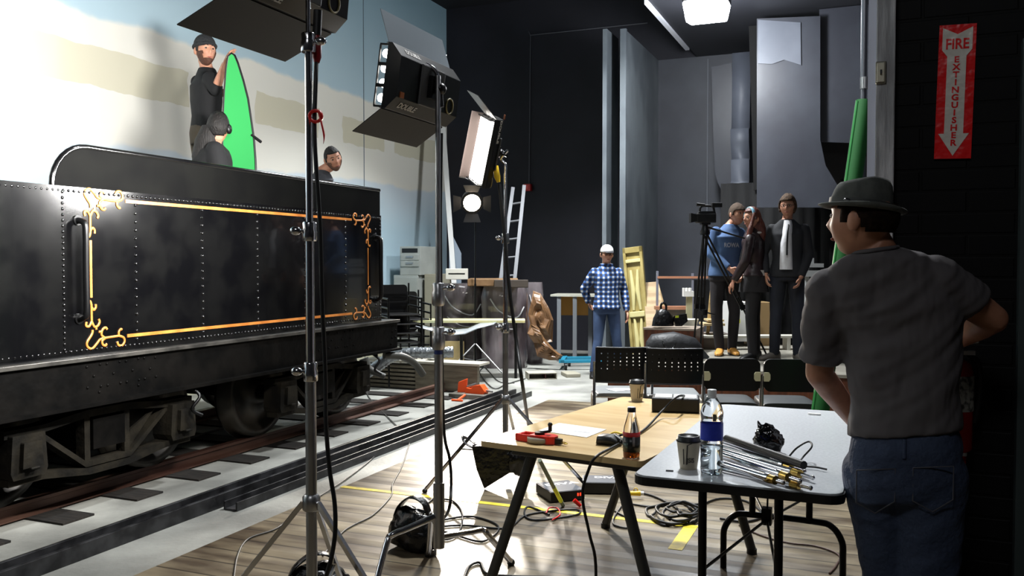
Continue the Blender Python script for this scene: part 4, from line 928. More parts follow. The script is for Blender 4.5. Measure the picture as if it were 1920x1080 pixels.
obj('plate', MB().box(-.014, .012, -.006, 0, -.034, .034), mat('switch_plate', (196, 190, 170), .35, .2), t, bevel=.003)
obj('toggle', MB().box(-.003, .003, -.014, -.005, -.006, .008), BLKPL, t)
# green foam tube and the steel pipe
A_ = at(1621, 190, 6.0); B_ = at(1538, 770, 5.8); d_ = (A_-B_).normalized(); b0 = B_-d_*((B_.z-.0)/d_.z)
green = mat('green_foam', (18, 88, 32), .6, bump=.05)
t = thing('green_tube', 'long green foam tube leaning behind the man beside the post', 'tube', b0, 0)
obj('tube_body', MB().tube([d_*.0, d_*(A_-b0).length], .058, 24), green, t)
obj('edge_seam', MB().tube([d_*.01+V((-.055, -.02, 0)), d_*((A_-b0).length-.005)+V((-.055, -.02, 0))], .01, 8), mat('green_light', (36, 120, 54), .6), t)
P_ = at(1620, 100, 6.15)
t = thing('steel_pipe', 'vertical steel pipe rising above the green foam tube', 'pipe', (P_.x, P_.y, 0), 0)
obj('pipe_shaft', MB().tube([(0, 0, 0), (0, 0, 6)], .021, 12), mat('pipe_grey', (110, 112, 118), .3, .8), t)
obj('coupling', MB().tube([(.006, -.004, 2.7), (.006, -.004, 2.78)], .03, 12), STEEL, t)
# ============================================================ ALCOVE FLATS
def hang(name, label, pts, Y, m, th=.03, cat='scenery flat', group='grey scenery flats in the alcove', curv=None):
    # pts are outline corners, put on an upright board at depth Y square to the tracks
    c = at(pts[0][0], pts[0][1], Y); u0, v0 = uv(c)
    P = []
    for px, py in pts:
        a = (px-960)/F; b = (540-py)/F
        y = math.cos(PITCH)+b*math.sin(PITCH); z = -math.sin(PITCH)+b*math.cos(PITCH)
        d = V((a, y, z)); s = u0/d.dot(TD); q = V((0, 0, 1.5))+d*s; P.append((uv(q)[1], min(q.z, 4.74)))
    vm = P[0][0]; mb = MB().prism([(a-vm, min(b, 6)) for a, b in P], 0, th, 'y')
    o = obj(name, mb, m, loc=T(u0, vm), rz=R0); tag(o, label, cat, group); return o
arc = lambda cx, cy, rx, ry, a0, a1, n=8: [(cx+rx*math.cos(math.radians(a0+(a1-a0)*i/n)), cy-ry*math.sin(math.radians(a0+(a1-a0)*i/n))) for i in range(n+1)]
bigflat = hang('scenery_flat', 'broad pale topped grey flat hanging above the dark void', [(1419, 35), (1538, 30), (1538, 262), (1548, 310), (1572, 350), (1600, 380), (1600, 389), (1419, 389)], 11.6, GREYFLAT)
hang('scenery_flat', 'tall grey flat behind the green tube with a curved cut foot', [(1537, -60), (1650, -60), (1650, 270), (1537, 266)], 11.4, GREYFLAT)
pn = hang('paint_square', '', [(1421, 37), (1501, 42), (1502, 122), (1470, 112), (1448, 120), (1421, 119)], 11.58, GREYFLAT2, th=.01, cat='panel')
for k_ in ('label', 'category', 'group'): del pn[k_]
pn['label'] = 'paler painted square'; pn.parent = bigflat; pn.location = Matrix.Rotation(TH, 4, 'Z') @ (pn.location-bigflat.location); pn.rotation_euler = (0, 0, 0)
hang('scenery_flat', 'dark brown flat with a curved edge behind the green tube', [(1537, 262), (1660, 262), (1660, 420), (1610, 395), (1575, 365), (1550, 318)], 11.9, mat('dark_brown_flat', (34, 32, 32), .7))
# two narrow curving flats
hang('curved_flat', 'narrow grey flat with a curved foot left of the bright panel', [(1334, 126), (1372, 118), (1375, 250), (1377, 382)]+arc(1400, 310, 60, 75, 245, 180, 8)+[(1337, 245)], 13.3, GREYFLAT, cat='scenery flat')
def bent(label, px0, px1, rows, Y):
    # a hanging strip that bellies forward: rows are (image height, forward bulge)
    u0, v0 = uv(at(px0, rows[0][0], Y)); v1 = uv(at(px1, rows[0][0], Y))[1]; vs = []
    for py, b in rows:
        z = at(px0, py, Y).z; vs += [(0, -b, z), (v1-v0, -b, z)]
    n = len(rows)
    o = obj('curved_flat', MB().add(vs, [(2*i, 2*i+1, 2*i+3, 2*i+2) for i in range(n-1)], True), GREYFLAT2, loc=T(u0, v0), rz=R0, solid=.02)
    tag(o, label, 'scenery flat', 'grey scenery flats in the alcove')
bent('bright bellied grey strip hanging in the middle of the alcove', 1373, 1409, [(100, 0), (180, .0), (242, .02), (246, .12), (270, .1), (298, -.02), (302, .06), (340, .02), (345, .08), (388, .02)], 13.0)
t = thing('dark_void_sheet', 'black curtain drawn as a sheet under the flats', 'void', T(0, 0), R0)
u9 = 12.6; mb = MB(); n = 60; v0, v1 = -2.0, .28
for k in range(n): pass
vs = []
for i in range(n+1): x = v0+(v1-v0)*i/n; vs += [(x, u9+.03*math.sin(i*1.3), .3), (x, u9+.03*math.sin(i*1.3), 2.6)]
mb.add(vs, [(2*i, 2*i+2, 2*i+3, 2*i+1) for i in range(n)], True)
obj('cloth', mb, mat('void_black', (10, 10, 11), .9), t, solid=.01)  # darkness under the flats, put in as a black sheet rather than cloth
t['label'] = 'black curtain drawn as a sheet behind the people under the grey flats'; t.name = 'void'
hang('dark_gap_strip', 'tall black strip standing in for the dark gap between the bellied strip and the broad flat', [(1404, 38), (1421, 36), (1421, 355), (1413, 357)], 12.2, mat('void_black', (10, 10, 11), .9), cat='board')  # shade of the gap put in as a black strip
# ============================================================ BACK WALL THINGS
W_b = lambda px, py: onw(px, py, 14.18)
p1, p2, p3 = W_b(992, 352), W_b(995, 66), W_b(1214, 40)
p3.z = p2.z
cable('alarm_conduit', [V(p1), p1.lerp(p2, .5), V(p2)-V((0, 0, .02)), V(p2), p2.lerp(p3, .3), V(p3)], .007, mat('conduit_grey', (104, 104, 112), .5), 'thin conduit running up and along the black back wall', 'conduit', n=2)
t = thing('alarm_box', 'small red alarm box on the black back wall above the ladder', 'alarm box', p1, R0)
obj('box', MB().box(-.07, .06, -.09, .0, -.06, .06), mat('alarm_red', (190, 36, 40), .4), t, bevel=.008)
obj('cover', MB().box(-.04, .03, -.1, -.09, -.03, .03), mat('alarm_red2', (220, 70, 70), .4), t)
# ladder
A1, A2 = at(940, 515, 13.4), at(966, 515, 13.4); ALU = mat('ladder_grey', (112, 114, 118), .45, .3); T1, T2 = at(962, 352, 13.9), at(983, 348, 13.9)
t = thing('ladder', 'aluminium ladder leaning on the black back wall', 'ladder', (A1.x, A1.y, 0), 0)
o_ = t.location
def ext(a, b): d = b-a; return a-d*(a.z/d.z)
for a, b_ in ((A1, T1), (A2, T2)):
    obj('rail', MB().tube([ext(a, b_)-o_, b_-o_], .038, 4), ALU, t)
F1, F2 = ext(A1, T1)-o_, ext(A2, T2)-o_; G1, G2 = T1-o_, T2-o_
for i in range(9): k = .06+i*.105; obj('rung', MB().tube([F1.lerp(G1, k), F2.lerp(G2, k)], .018, 8), ALU, t)
# cabinets by the blue wall
def cabinet(v0, v1, u0, u1, z0, z1, label, kind, name='filing_cabinet', m=GREYMET):
    t = thing(name, label, 'cabinet', T((u0+u1)/2, (v0+v1)/2, z0), R0, 'grey office cabinets by the blue wall')
    w, d, h = (v1-v0)/2, (u1-u0)/2, z1-z0
    obj('body', MB().box(-w, w, -d, d, 0, h), m, t, bevel=.006)
    if kind == 'vents':
        obj('slot', MB().box(-w*.8, w*.75, -d-.002, -d+.002, h*.78, h*.93), BLKPL, t)
        for zz in (h*.62, h*.4): 
            f_ = obj('drawer', MB().box(-w*.9, w*.9, -d-.012, -d, zz-.1*h, zz+.1*h), m, t, bevel=.004)
            obj('handle', MB().box(-w*.35, w*.35, -d-.02, -d-.012, zz-.005, zz+.02), STEEL, f_)
    if kind == 'door': obj('door', MB().box(-w*.95, w*.95, -d-.012, -d, .03, h-.03), m, t, bevel=.004)
    if kind == 'slot': obj('slot', MB().box(-w*.7, w*.7, -d-.003, -d+.002, h*.42, h*.55), BLKPL, t)
    return t
def vat(px, u): # v of the direction px at distance u
    k = (px-960)/F; d = u/(math.sin(TH)*k+math.cos(TH)); return d*(math.cos(TH)*k-math.sin(TH))
def zat(px, py, u):
    k = (px-960)/F; d = u/(math.sin(TH)*k+math.cos(TH)); return at(px, py, d).z
u_ = 12.0
cabinet(vat(738, u_), vat(784, u_), u_, u_+.6, 0, zat(760, 516, u_), 'lower pale grey cabinet carrying the slotted one', 'door')
cabinet(vat(750, u_), vat(789, u_)-.01, u_, u_+.55, zat(760, 516, u_)+.001, zat(760, 462, u_), 'upper grey cabinet with a dark slot and two drawers', 'vents')
cabinet(vat(790, u_)+.0, vat(824, u_+.1), u_+.1, u_+.7, 0, zat(800, 514, u_), 'beige cabinet beside the stacked grey ones', 'door', m=mat('beige_metal', (150, 146, 128), .5))
# white boards leaning in the corner
t = thing('white_board', 'long white board leaning in the corner behind the middle stand', 'board', at(838, 345, 14.2), 0)
o_ = t.location; A_, B_ = at(830, 225, 14.6), at(850, 512, 13.9)
obj('plank', MB().tube([ext(B_, A_)-o_, A_-o_], .055, 4), WHITE, t)
t = thing('white_board', 'pale blue sheet leaning on the back wall by the corner', 'board', at(855, 430, 14.6), 0)
pp = [at(848, 440, 14.75), at(865, 475, 14.7), at(865, 560, 14.5), at(842, 560, 14.5), at(842, 425, 14.75)]; o_ = t.location
obj('sheet', MB().add([p-o_ for p in pp]+[p-o_+V((0, .02, 0)) for p in pp], [(0, 1, 2, 3, 4), (9, 8, 7, 6, 5)]+[(i, i+5, (i+1) % 5+5, (i+1) % 5) for i in range(5)]), mat('pale_blue_board', (150, 166, 182), .5), t)
t = thing('white_box', 'white slotted heater box on the wrapped crate', 'box', at(857, 524, 12.9), 0)
obj('case', MB().box(-.16, .16, -.1, .1, 0, .16), OFFW, t, bevel=.008)
obj('slot', MB().box(-.12, .12, -.102, -.098, .075, .095), BLKPL, t)
# plastic wrapped drums
wrap = mat('plastic_wrapped', (120, 112, 114), .25, col2=(62, 54, 58), scale=3, stretch=(1, 1, .3), bump=.9, bscale=9, coat=.6)
def drum(px, py, Y, w, d, h, label, rz=0):
    p = at(px, py, Y); t = thing('wrapped_drum', label, 'wrapped drum', (p.x, p.y, 0), rz, 'plastic wrapped drums')
    secs = []
    for i in range(9):
        k = i/8; s = (1 if .04 < k < .96 else .93)*(1+.02*math.sin(i*2.1)); secs.append(((0, 0, h*k), (w/2*s, 0, 0), (0, d/2*s, 0)))
    obj('wrapped_body', MB().loft(secs, 32, e=4.5), wrap, t)
    obj('wrap_fold', MB().tube(curve([(-w*.3, -d*.52, h*.85), (-w*.1, -d*.54, h*.7), (w*.25, -d*.53, h*.62), (w*.42, -d*.45, h*.75)], 5), .01, 6).tube(curve([(-w*.25, -d*.52, h*.6), (0, -d*.54, h*.5), (w*.2, -d*.53, h*.48)], 5), .007, 6), mat('clear_fold', (196, 196, 198), .15), t)
    return t
drum(864, 600, 12.9, .72, .55, 1.19, 'wide plastic wrapped crate behind the worktable, under the white box')
drum(946, 600, 12.6, .66, .6, 1.16, 'largest plastic wrapped drum, brown card lying on top')
drum(1002, 600, 13.1, .26, .4, 1.2, 'narrow plastic wrapped roll right of the large drum')
p = at(934, 530, 12.45); t = thing('cardboard_sheet', 'brown cardboard lid lying over the large wrapped drum', 'cardboard', (p.x, p.y, 1.165), 0)
obj('lid', MB().box(-.42, .28, -.32, .3, 0, .1), CARD, t, bevel=.01); obj('flap', MB().box(-.05, .42, -.36, -.3, -.02, .09), mat('dark_card', (60, 52, 46), .7), t, bevel=.01)
# crumpled kraft paper
def sheetblob(name, label, pts, Y, m, cat, seed):
    c = at(sum(p[0] for p in pts)/len(pts), sum(p[1] for p in pts)/len(pts), Y); t = thing(name, label, cat, c, 0)
    P = [at(x, y, Y) for x, y in pts]; n = len(P); vs = []; ce = sum(P, V((0, 0, 0)))/n
    rings = 8
    for k in range(rings, 0, -1):
        for p in P:
            q = ce.lerp(p, k/rings); q = q+V((.03*noise.noise(q*9), -.05*(1-(k/rings)**2)+.11*noise.noise(q*8+V((seed, 0, 0))), .03*noise.noise(q*9+V((5, 0, 0))))); vs.append(q-c)
    vs.append(ce-c+V((0, -.06, 0)))
    fs = [(i+n*r, (i+1) % n+n*r, (i+1) % n+n*(r+1), i+n*(r+1)) for r in range(rings-1) for i in range(n)]+[(n*(rings-1)+i, n*(rings-1)+(i+1) % n, n*rings) for i in range(n)]
    obj('crumpled_sheet', MB().add(vs, fs, False), m, t, solid=.02)
kraft = mat('kraft_paper', (132, 98, 66), .38, col2=(100, 72, 48), scale=4, bump=1, bscale=7)
sheetblob('kraft_paper', 'upper crumpled brown paper sheet right of the drums', [(1000, 545), (1015, 550), (1028, 575), (1038, 600), (1034, 640), (1020, 640), (1000, 620), (992, 590), (994, 565)], 12.6, kraft, 'paper', 1)
sheetblob('kraft_paper', 'lower crumpled brown paper sheet spreading onto the floor', [(992, 608), (1010, 615), (1022, 635), (1040, 655), (1054, 668), (1048, 676), (1028, 674), (1008, 668), (1000, 645), (990, 625)], 12.2, kraft, 'paper', 4)
# worktable with a pale green edge, bent sheet, plywood offcut
a, b_ = fl(775, 600, .75), fl(985, 602, .75)
t = thing('workbench', 'long pale topped worktable in front of the wrapped drums', 'table', (a+b_)/2*1, 0)
t.location.z = 0; hw_ = (b_.x-a.x)/2
obj('tabletop', MB().prism(rrect(-hw_, hw_, 0, .42, .03), .72, .75), mat('bench_top', (206, 196, 142), .45, col2=(186, 190, 150), scale=2), t)
for x in (-hw_+.1, hw_-.12):
    for y in (.06, .36): obj('leg', MB().tube([(x, y, 0), (x, y, .72)], .018, 8), BLKMET, t)
t = thing('bent_sheet', 'curved aluminium sheet resting below the worktable', 'metal sheet', at(850, 625, 11.0), 0)
c = t.location; prof = [(779, 612), (800, 618), (825, 624), (850, 628), (872, 626), (895, 616), (926, 608)]; vs = []
for x, y in prof: vs += [at(x, y, 10.9)-c, at(x+6, y-12 if 820 < x < 900 else y-5, 11.35)-c]
obj('sheet', MB().add(vs, [(2*i, 2*i+2, 2*i+3, 2*i+1) for i in range(len(prof)-1)], True), mat('dusty_alu', (172, 178, 182), .4, .5), t, solid=.012)
obj('prop', MB().tube([(.1, 0, -.02), (.1, .1, -c.z)], .02, 6).tube([(-.2, 0, 0), (-.22, .1, -c.z)], .02, 6), BLKMET, t)
t = thing('plywood_offcut', 'plywood offcut standing under the curved aluminium sheet', 'board', fl(849, 690), 0)
obj('board', MB().box(-.15, .16, 0, .02, 0, .38), mat('ply_yellow', (170, 150, 104), .6, col2=(146, 128, 88), scale=4), t)
# silver duct
pts = [(678, 706), (690, 698), (712, 684), (736, 668), (770, 662), (810, 661), (850, 660)]
P = curve([at(x, y, 9.3) for x, y in pts], 10); rr = [.055+.008*(i % 2) for i in range(len(P))]
t = thing('flexible_duct', 'silver flexible duct curling up beside the end of the tender', 'duct', P[0], 0)
duct = mat('duct_foil', (150, 156, 160), .3, .8, bump=.5, bscale=30)
obj('duct_body', MB().tube([p-P[0] for p in P], rr, 14), duct, t)
Q = curve([at(682, 672, 9.0), at(690, 690, 9.0), at(708, 700, 9.0), at(722, 706, 9.0)], 5)
obj('hose_end', MB().tube([q-P[0] for q in Q], [.05, .05, .048, .046, .044, .042, .04, .038, .036, .034, .032, .03, .03, .03, .03, .03], 12), mat('grey_hose', (62, 62, 58), .5), t)
# plank pile
wd = mat('weathered_plank', (92, 84, 70), .6, col2=(116, 108, 92), scale=3, stretch=(1, 8, 8), bump=.2)
ub, vb_ = uv(fl(895, 738)); vs0 = vb_
zt = .31
for i in range(6):
    o = obj('plank', MB().box(-2.1, -.78+.04*(i % 2), 0, .22, 0, .028), wd, loc=T(ub+.02, vs0, .012+i*.047), rz=R0)
    tag(o, ['lowest', 'second lowest', 'third lowest', 'third highest', 'second highest', 'highest'][i]+' grey spaced plank of the low pile beyond the rails', 'plank', 'spaced planks in the low pile')
tag(obj('board', MB().box(-.80, 0, .0, .06, .0, zt), wd, loc=T(ub, vs0+.0, 0), rz=R0), 'broad weathered board closing the right end of the plank pile', 'board')
tag(obj('board', MB().box(-1.5, .03, -.01, .28, 0, .025), mat('pale_board', (178, 174, 160), .55), loc=T(ub, vs0, zt+.002), rz=R0), 'pale board lying on top of the plank pile', 'board')
t = thing('rag', 'small white rag on the pale board of the plank pile', 'rag', at(815, 672, 10.4), 0)
obj('cloth', MB().ball((0, 0, .02), (.1, .06, .045), 14, 8, fn=crumple(2, .5)), WHITE, t)
# stacked chairs at the tender's end
def stackchair(i, x0, Y, label, base):
    p = at(x0, 560, Y); t = thing('stacking_chair', label, 'chair', (p.x, p.y, base), .5, 'stacked black chairs behind the tender')
    obj('seat', MB().box(-.2, .2, -.2, .2, .42, .44), cback, t, bevel=.01)
    obj('backrest', MB().prism(rrect(-.19, .19, .58, .78, .05), .2, .215, 'y'), cback, t)
    for s in (-1, 1):
        obj('side_frame', MB().tube([(s*.21, .21, .8), (s*.21, .2, .02)], .012, 8).tube([(s*.21, -.2, .62), (s*.21, .2, .64)], .013, 8).tube([(s*.21, -.2, .62), (s*.21, -.21, .02)], .012, 8), BLKMET, t)
    return t
for i in range(5): stackchair(i, 748, 10.6, ['lowest', 'second lowest', 'middle', 'second highest', 'topmost'][i]+' black armchair of the taller stack right behind the tender', i*.11)
for i in range(4): stackchair(i, 768, 11.4, ['lowest', 'second lowest', 'second highest', 'topmost'][i]+' black armchair of the shorter stack beside the grey cabinets', i*.11)
# tall desk, dolly, flat box
p = fl(1040, 556, 1.0); pt = at(1078, 552, 13.2)
t = thing('drafting_table', 'tall grey drafting table with an orange side panel by the back wall', 'table', (pt.x, pt.y, 0), -.12)
zt2 = 1.01; hw_ = .38
obj('tabletop', MB().prism([(-.37, 0), (.4, -.12), (.45, .5), (-.3, .55)], zt2-.03, zt2), mat('desk_top', (190, 190, 176), .5), t)
grm = mat('desk_grey', (120, 124, 128), .5)
for x, y in ((-.24, .02), (.0, -.02), (.22, .3), (.38, .1)): obj('leg', MB().box(x-.03, x+.03, y-.02, y+.02, 0, zt2-.03), grm, t)
obj('foot_bar', MB().box(-.27, .03, -.04, .04, 0, .05), grm, t)
obj('side_panel', MB().box(-.24, .22, .3, .315, .68, zt2-.03), mat('orange_panel', (196, 140, 60), .5), t)
a = fl(1085, 692)
t = thing('dolly', 'blue flat dolly with black castors in front of the plaid man', 'dolly', (a.x, a.y, 0), .1)
blue = mat('cyan_blue', (40, 130, 160), .4)
obj('deck_frame', MB().box(-.28, .35, -.12, -.06, .1, .14).box(-.2, .4, .3, .36, .1, .14).add([(-.3, -.12, .1), (-.22, -.12, .1), (-.1, .36, .1), (-.18, .36, .1), (-.3, -.12, .15), (-.22, -.12, .15), (-.1, .36, .15), (-.18, .36, .15)], [(3, 2, 1, 0), (4, 5, 6, 7), (0, 1, 5, 4), (1, 2, 6, 5), (2, 3, 7, 6), (3, 0, 4, 7)]), blue, t, bevel=.004)
for x, y in ((-.2, -.09), (.28, -.09), (-.08, .33), (.3, .33)): obj('castor', MB().tube([(x-.015, y, .05), (x+.015, y, .05)], .05, 14).box(x-.02, x+.02, y-.02, y+.02, .07, .1), RUBBER, t)
a = fl(1020, 712)
t = thing('flat_box', 'low open metal box on the pale floor by the blue dolly', 'box', (a.x, a.y, 0), .15)
obj('box', MB().box(-.2, .17, 0, .25, .075, .085).box(-.2, .17, 0, .25, 0, .01).box(-.2, -.19, 0, .25, 0, .08).box(.16, .17, 0, .25, 0, .08).box(-.2, .17, .24, .25, 0, .08), mat('box_tan', (170, 166, 152), .5), t)
obj('inner_divider', MB().box(.02, .03, .02, .24, .01, .075), mat('dark_red_in', (70, 30, 30), .5), t)
t = thing('floor_tile', 'short beige block lying beside the low metal box', 'block', fl(1075, 708), .2)
obj('block', MB().box(-.09, .1, 0, .3, 0, .05), mat('beige_block', (150, 146, 130), .6), t, bevel=.01)
# ============================================================ THINGS ON AND BEHIND THE PLATFORM
zp = .42
def pp_(px, py): return fl(px, py, zp)
def leanpanel():
    A_, B_ = at(1190, 466, 12.3), at(1205, 692, 12.1)
    t = thing('carved_door', 'tall cream carved panel leaning beside the plaid man', 'panel', (at(1205, 690, 12.1).x, 12.1, 0), -.25)
    t.rotation_euler = (math.radians(-4), math.radians(-6.5), -.45)
    c = mat('cream_carving', (172, 156, 100), .4, col2=(150, 134, 80), scale=5); c2 = mat('cream_light', (206, 196, 140), .35)
    obj('frame', MB().box(-.14, -.1, -.03, .03, 0, 1.72).box(.1, .14, -.03, .03, 0, 1.72).box(-.14, .14, -.03, .03, 1.64, 1.72).box(-.14, .14, -.03, .03, 0, .12).box(-.1, .1, 0, .02, .1, 1.66), c, t, bevel=.004)
    for x in (-.05, .05):
        for z0, z1 in ((.15, .72), (.84, 1.4)):
            obj('moulding', MB().tube([(x, -.01, z0), (x*.6, -.02, (z0+z1)/2), (x, -.01, z1)], [.02, .035, .018], 10), c2, t)
    obj('cross_moulding', MB().box(-.11, .11, -.04, 0, .74, .82).box(-.11, .11, -.035, 0, 1.5, 1.55), c2, t, bevel=.01)
leanpanel()
t = thing('wooden_box', 'brown wooden crate on the platform carrying black bags', 'box', pp_(1254, 662), R0)
obj('body', MB().box(-.3, .32, 0, .5, 0, .27), BRICKRED, t, bevel=.004)
obj('lid', MB().box(-.31, .33, -.01, .5, .27, .295), mat('lid_grey', (128, 116, 104), .5), t, bevel=.003)
t = thing('duffel_bag', 'large black duffel bag lying on the platform before the crate', 'bag', pp_(1263, 674), 0)
obj('bag_body', MB().loft([((-.3, 0, .11), (0, .08, 0), (0, 0, .09)), ((-.24, 0, .14), (0, .14, 0), (0, 0, .14)), ((0, 0, .155), (0, .15, 0), (0, 0, .155)), ((.24, 0, .12), (0, .14, 0), (0, 0, .12)), ((.3, 0, .09), (0, .08, 0), (0, 0, .08))], 24), mat('duffel', (24, 25, 28), .55, bump=.6, bscale=12), t)
obj('handle', MB().tube(curve([(-.15, -.12, .22), (-.12, -.16, .16), (-.05, -.16, .13), (0, -.14, .2)], 4), .01, 6), BAG, t)
t = thing('laptop_bag', 'dark grey flat bag slumped against the black duffel', 'bag', pp_(1305, 672), .1)
obj('bag_body', MB().prism([(-.13, .22), (-.06, .24), (.14, .02), (.12, 0), (-.05, 0)], -.05, .05, 'y'), mat('bag_grey', (46, 50, 54), .5), t, bevel=.015)
t = thing('camera_bag', 'upright black camera bag with a handle on the wooden crate', 'bag', at(1244, 611, 10.5), 0)
obj('bag_body', MB().loft([((-.01, 0, .0), (.13, 0, 0), (0, .08, 0)), ((0, 0, .09), (.125, 0, 0), (0, .08, 0)), ((-.01, 0, .17), (.075, 0, 0), (0, .06, 0)), ((-.01, 0, .2), (.03, 0, 0), (0, .03, 0))], 16), BAG, t)
obj('handle', MB().tube(curve([(-.03, 0, .19), (-.03, 0, .25), (0, 0, .275), (.03, 0, .24), (.03, 0, .18)], 4), .014, 6), BAG, t)
t = thing('camera_bag', 'smaller black pouch with a yellow tag on the wooden crate', 'bag', at(1274, 611, 10.5), 0)
obj('bag_body', MB().prism([(-.08, .12), (.075, .15), (.09, .06), (.02, 0), (-.06, 0)], -.05, .05, 'y'), BAG, t, bevel=.015)
obj('tag', MB().box(-.06, -.02, -.055, -.05, .1, .125), mat('lime_tag', (190, 206, 50), .5), t)
def simple(name, label, cat, px, py, Y, boxes, m, rz=0, base=None):
    p = at(px, py, Y); t = thing(name, label, cat, p, rz); mb = MB()
    for b in boxes: mb.box(*b)
    obj('body', mb, m, t, bevel=.003); return t
# clothes rail with copper bars
p = at(1265, 640, 11.6); t = thing('clothes_rail', 'grey framed rail with two copper coloured bars behind the crate', 'rail', (p.x, p.y, zp), 0)
cop = mat('copper_bar', (176, 124, 96), .4); x0, x1 = at(1232, 600, 11.6).x-p.x, at(1298, 600, 11.6).x-p.x
z1, z2, z3 = at(1232, 508, 11.6).z-zp, at(1265, 520, 11.6).z-zp, at(1265, 577, 11.6).z-zp
for x, zz in ((x0, z1), (x1, z1-.03)): obj('post', MB().box(x-.014, x+.014, -.014, .014, 0, zz), mat('post_grey', (120, 122, 134), .5), t)
obj('bar', MB().box(x0, x1+.2, -.02, .0, z2-.015, z2+.015), cop, t); obj('bar', MB().box(x0-.04, x1-.03, -.12, .0, z3-.02, z3+.025), cop, t)
obj('board', MB().box(x0+.02, x1-.03, -.02, .0, z3-.2, z3-.03), mat('grey_wood', (110, 106, 98), .6), t)
t = thing('leaning_board', 'pale plywood sheet leaning beside the carved panel', 'board', at(1225, 640, 11.9), 0)
c = t.location; pp = [at(1206, 530, 12.3), at(1234, 528, 12.3), at(1254, 600, 11.9), at(1256, 640, 11.8), at(1215, 655, 11.8)]
obj('sheet', MB().add([q-c for q in pp]+[q-c+V((0, .02, 0)) for q in pp], [(4, 3, 2, 1, 0), (5, 6, 7, 8, 9)]+[(i, (i+1) % 5, (i+1) % 5+5, i+5) for i in range(5)]), PLY, t)
t = simple('white_bin', 'white plastic tub behind the black pouch on the platform', 'tub', 1293, 615, 11.0, [], WHITE)
for ch in t.children: bpy.data.objects.remove(ch)
obj('tub', MB().lathe([(.07, -.25), (.085, 0), (.1, .09), (.11, .1), (.11, .115), (.0, .115)], 20), OFFW, t)
t = thing('column', 'cream column with a white castle shaped top behind the tripod', 'column', at(1292, 585, 11.3), 0)
obj('shaft', MB().box(-.035, .035, -.035, .035, -.55, .2), mat('cream_post', (170, 166, 132), .5), t)
obj('capital', MB().box(-.08, .05, -.05, .05, .2, .27).box(-.08, -.06, -.05, .05, .27, .31).box(-.04, -.02, -.05, .05, .27, .31).box(0, .02, -.05, .05, .27, .31), WHITE, t)
t = thing('black_screen', 'black flat screen standing behind the camera tripod', 'screen', at(1316, 560, 11.9), 0)
obj('panel', MB().box(-.12, .1, -.02, .02, -.3, .26), BLKPL, t, bevel=.004)
t = thing('easel', 'wooden easel frame behind the man in the blue sweater', 'easel', at(1330, 655, 11.0), 0)
obj('leg', MB().tube([(-.05, 0, -.1), (.07, .1, 1.0)], .025, 4), TAN, t); obj('leg', MB().tube([(.1, 0, -.1), (.12, .1, 1.0)], .022, 4), TAN, t); obj('back_leg', MB().tube([(.05, .4, -.1), (.09, .1, .95)], .02, 4), mat('dark_wood', (60, 46, 34), .5), t)
simple('shelf_board', 'short beige board stack behind the tripod', 'board', 1338, 610, 10.9, [(-.14, .12, -.1, .2, 0, .03), (-.08, .12, -.05, .2, .05, .075)], mat('beige_board', (190, 170, 130), .5))
simple('crate', 'grey brown crate standing on the platform behind the blue sweater man', 'crate', 1340, 660, 10.9, [(-.15, .2, 0, .4, 0, .22)], mat('crate_grey', (116, 106, 98), .6))
simple('desk_drawers', 'cream drawer unit with a yellow label between the two standing on the left', 'drawers', 1386, 655, 11.2, [(-.12, .14, 0, .4, .1, .6)], WHITE)
p = at(1379, 606, 11.15); tag(obj('yellow_label', MB().box(-.05, .06, 0, .004, 0, .05), mat('lime_label', (220, 226, 60), .5), loc=p), 'bright yellow label stuck on the cream drawer unit', 'label')
simple('cabinet', 'tan and grey cabinet behind the woman and the man in the open jacket', 'cabinet', 1425, 640, 11.3, [(-.1, .16, 0, .4, -.1, .5)], mat('tan_cab', (150, 124, 86), .5))
t = simple('step_bar', 'low pale bench rail running behind the three standing people', 'bench', 1400, 634, 10.75, [(-.65, .7, 0, .2, 0, .03), (-.6, -.56, 0, .2, -.17, 0), (.5, .54, 0, .2, -.17, 0)], OFFW)
t = thing('shelf_unit', 'grey white shelf unit right of the man in the open jacket', 'shelf', at(1527, 510, 11.3), 0)
obj('shelf', MB().box(-.12, .12, 0, .3, .06, .11).box(-.14, .12, 0, .3, -.06, .02), mat('shelf_white', (150, 152, 152), .5), t)
obj('upright', MB().box(-.1, -.06, .02, .28, -1.0, .06).box(-.13, -.0, .02, .28, .11, .18), mat('shelf_white', (150, 152, 152), .5), t)
simple('tan_crate', 'pale box low behind the open jacket man, right side', 'box', 1520, 622, 11.1, [(-.14, .12, 0, .3, -.1, .3)], mat('pale_tan', (196, 180, 140), .5))
# ============================================================ PEOPLE
def g(x, s): return math.exp(-(x/s)**2)
def headf(d, p, fat=1.0):
    # unit direction d, scaled point p; face looks to -Y
    q = V(p); x, y, z = d
    if z < 0: q.x *= 1-.30*(-z)**1.3; 
    if z < -.1 and y < 0: q.y *= 1+.05*(-z)
    if z < 0 and y > 0: q.y *= 1-.35*(-z)
    if z > .2: q.x *= 1-.05*z
    if y < 0:
        q.y += -.021*g(x, .13)*g(z+.16, .17)*min(1, -y*2)-.008*g(x, .1)*g(z-.02, .2)       # nose
        for s in (-1, 1): q.y += .011*g(x-s*.38, .2)*g(z-.1, .13)                        # eye sockets
        q.y += -.005*g(abs(x)-.3, .3)*g(z-.3, .1)                                          # brow
        q.y += -.008*g(x, .2)*g(z+.5, .09)                                                   # lips
        q.y += .004*g(x, .3)*g(z+.62, .07)
        q.y += -.012*g(x, .25)*g(z+.82, .16)                                                 # chin
        for s in (-1, 1): q.x += s*.004*g(x-s*.6, .3)*g(z+.1, .25)
    return q
HR = V((.077, .095, .118))
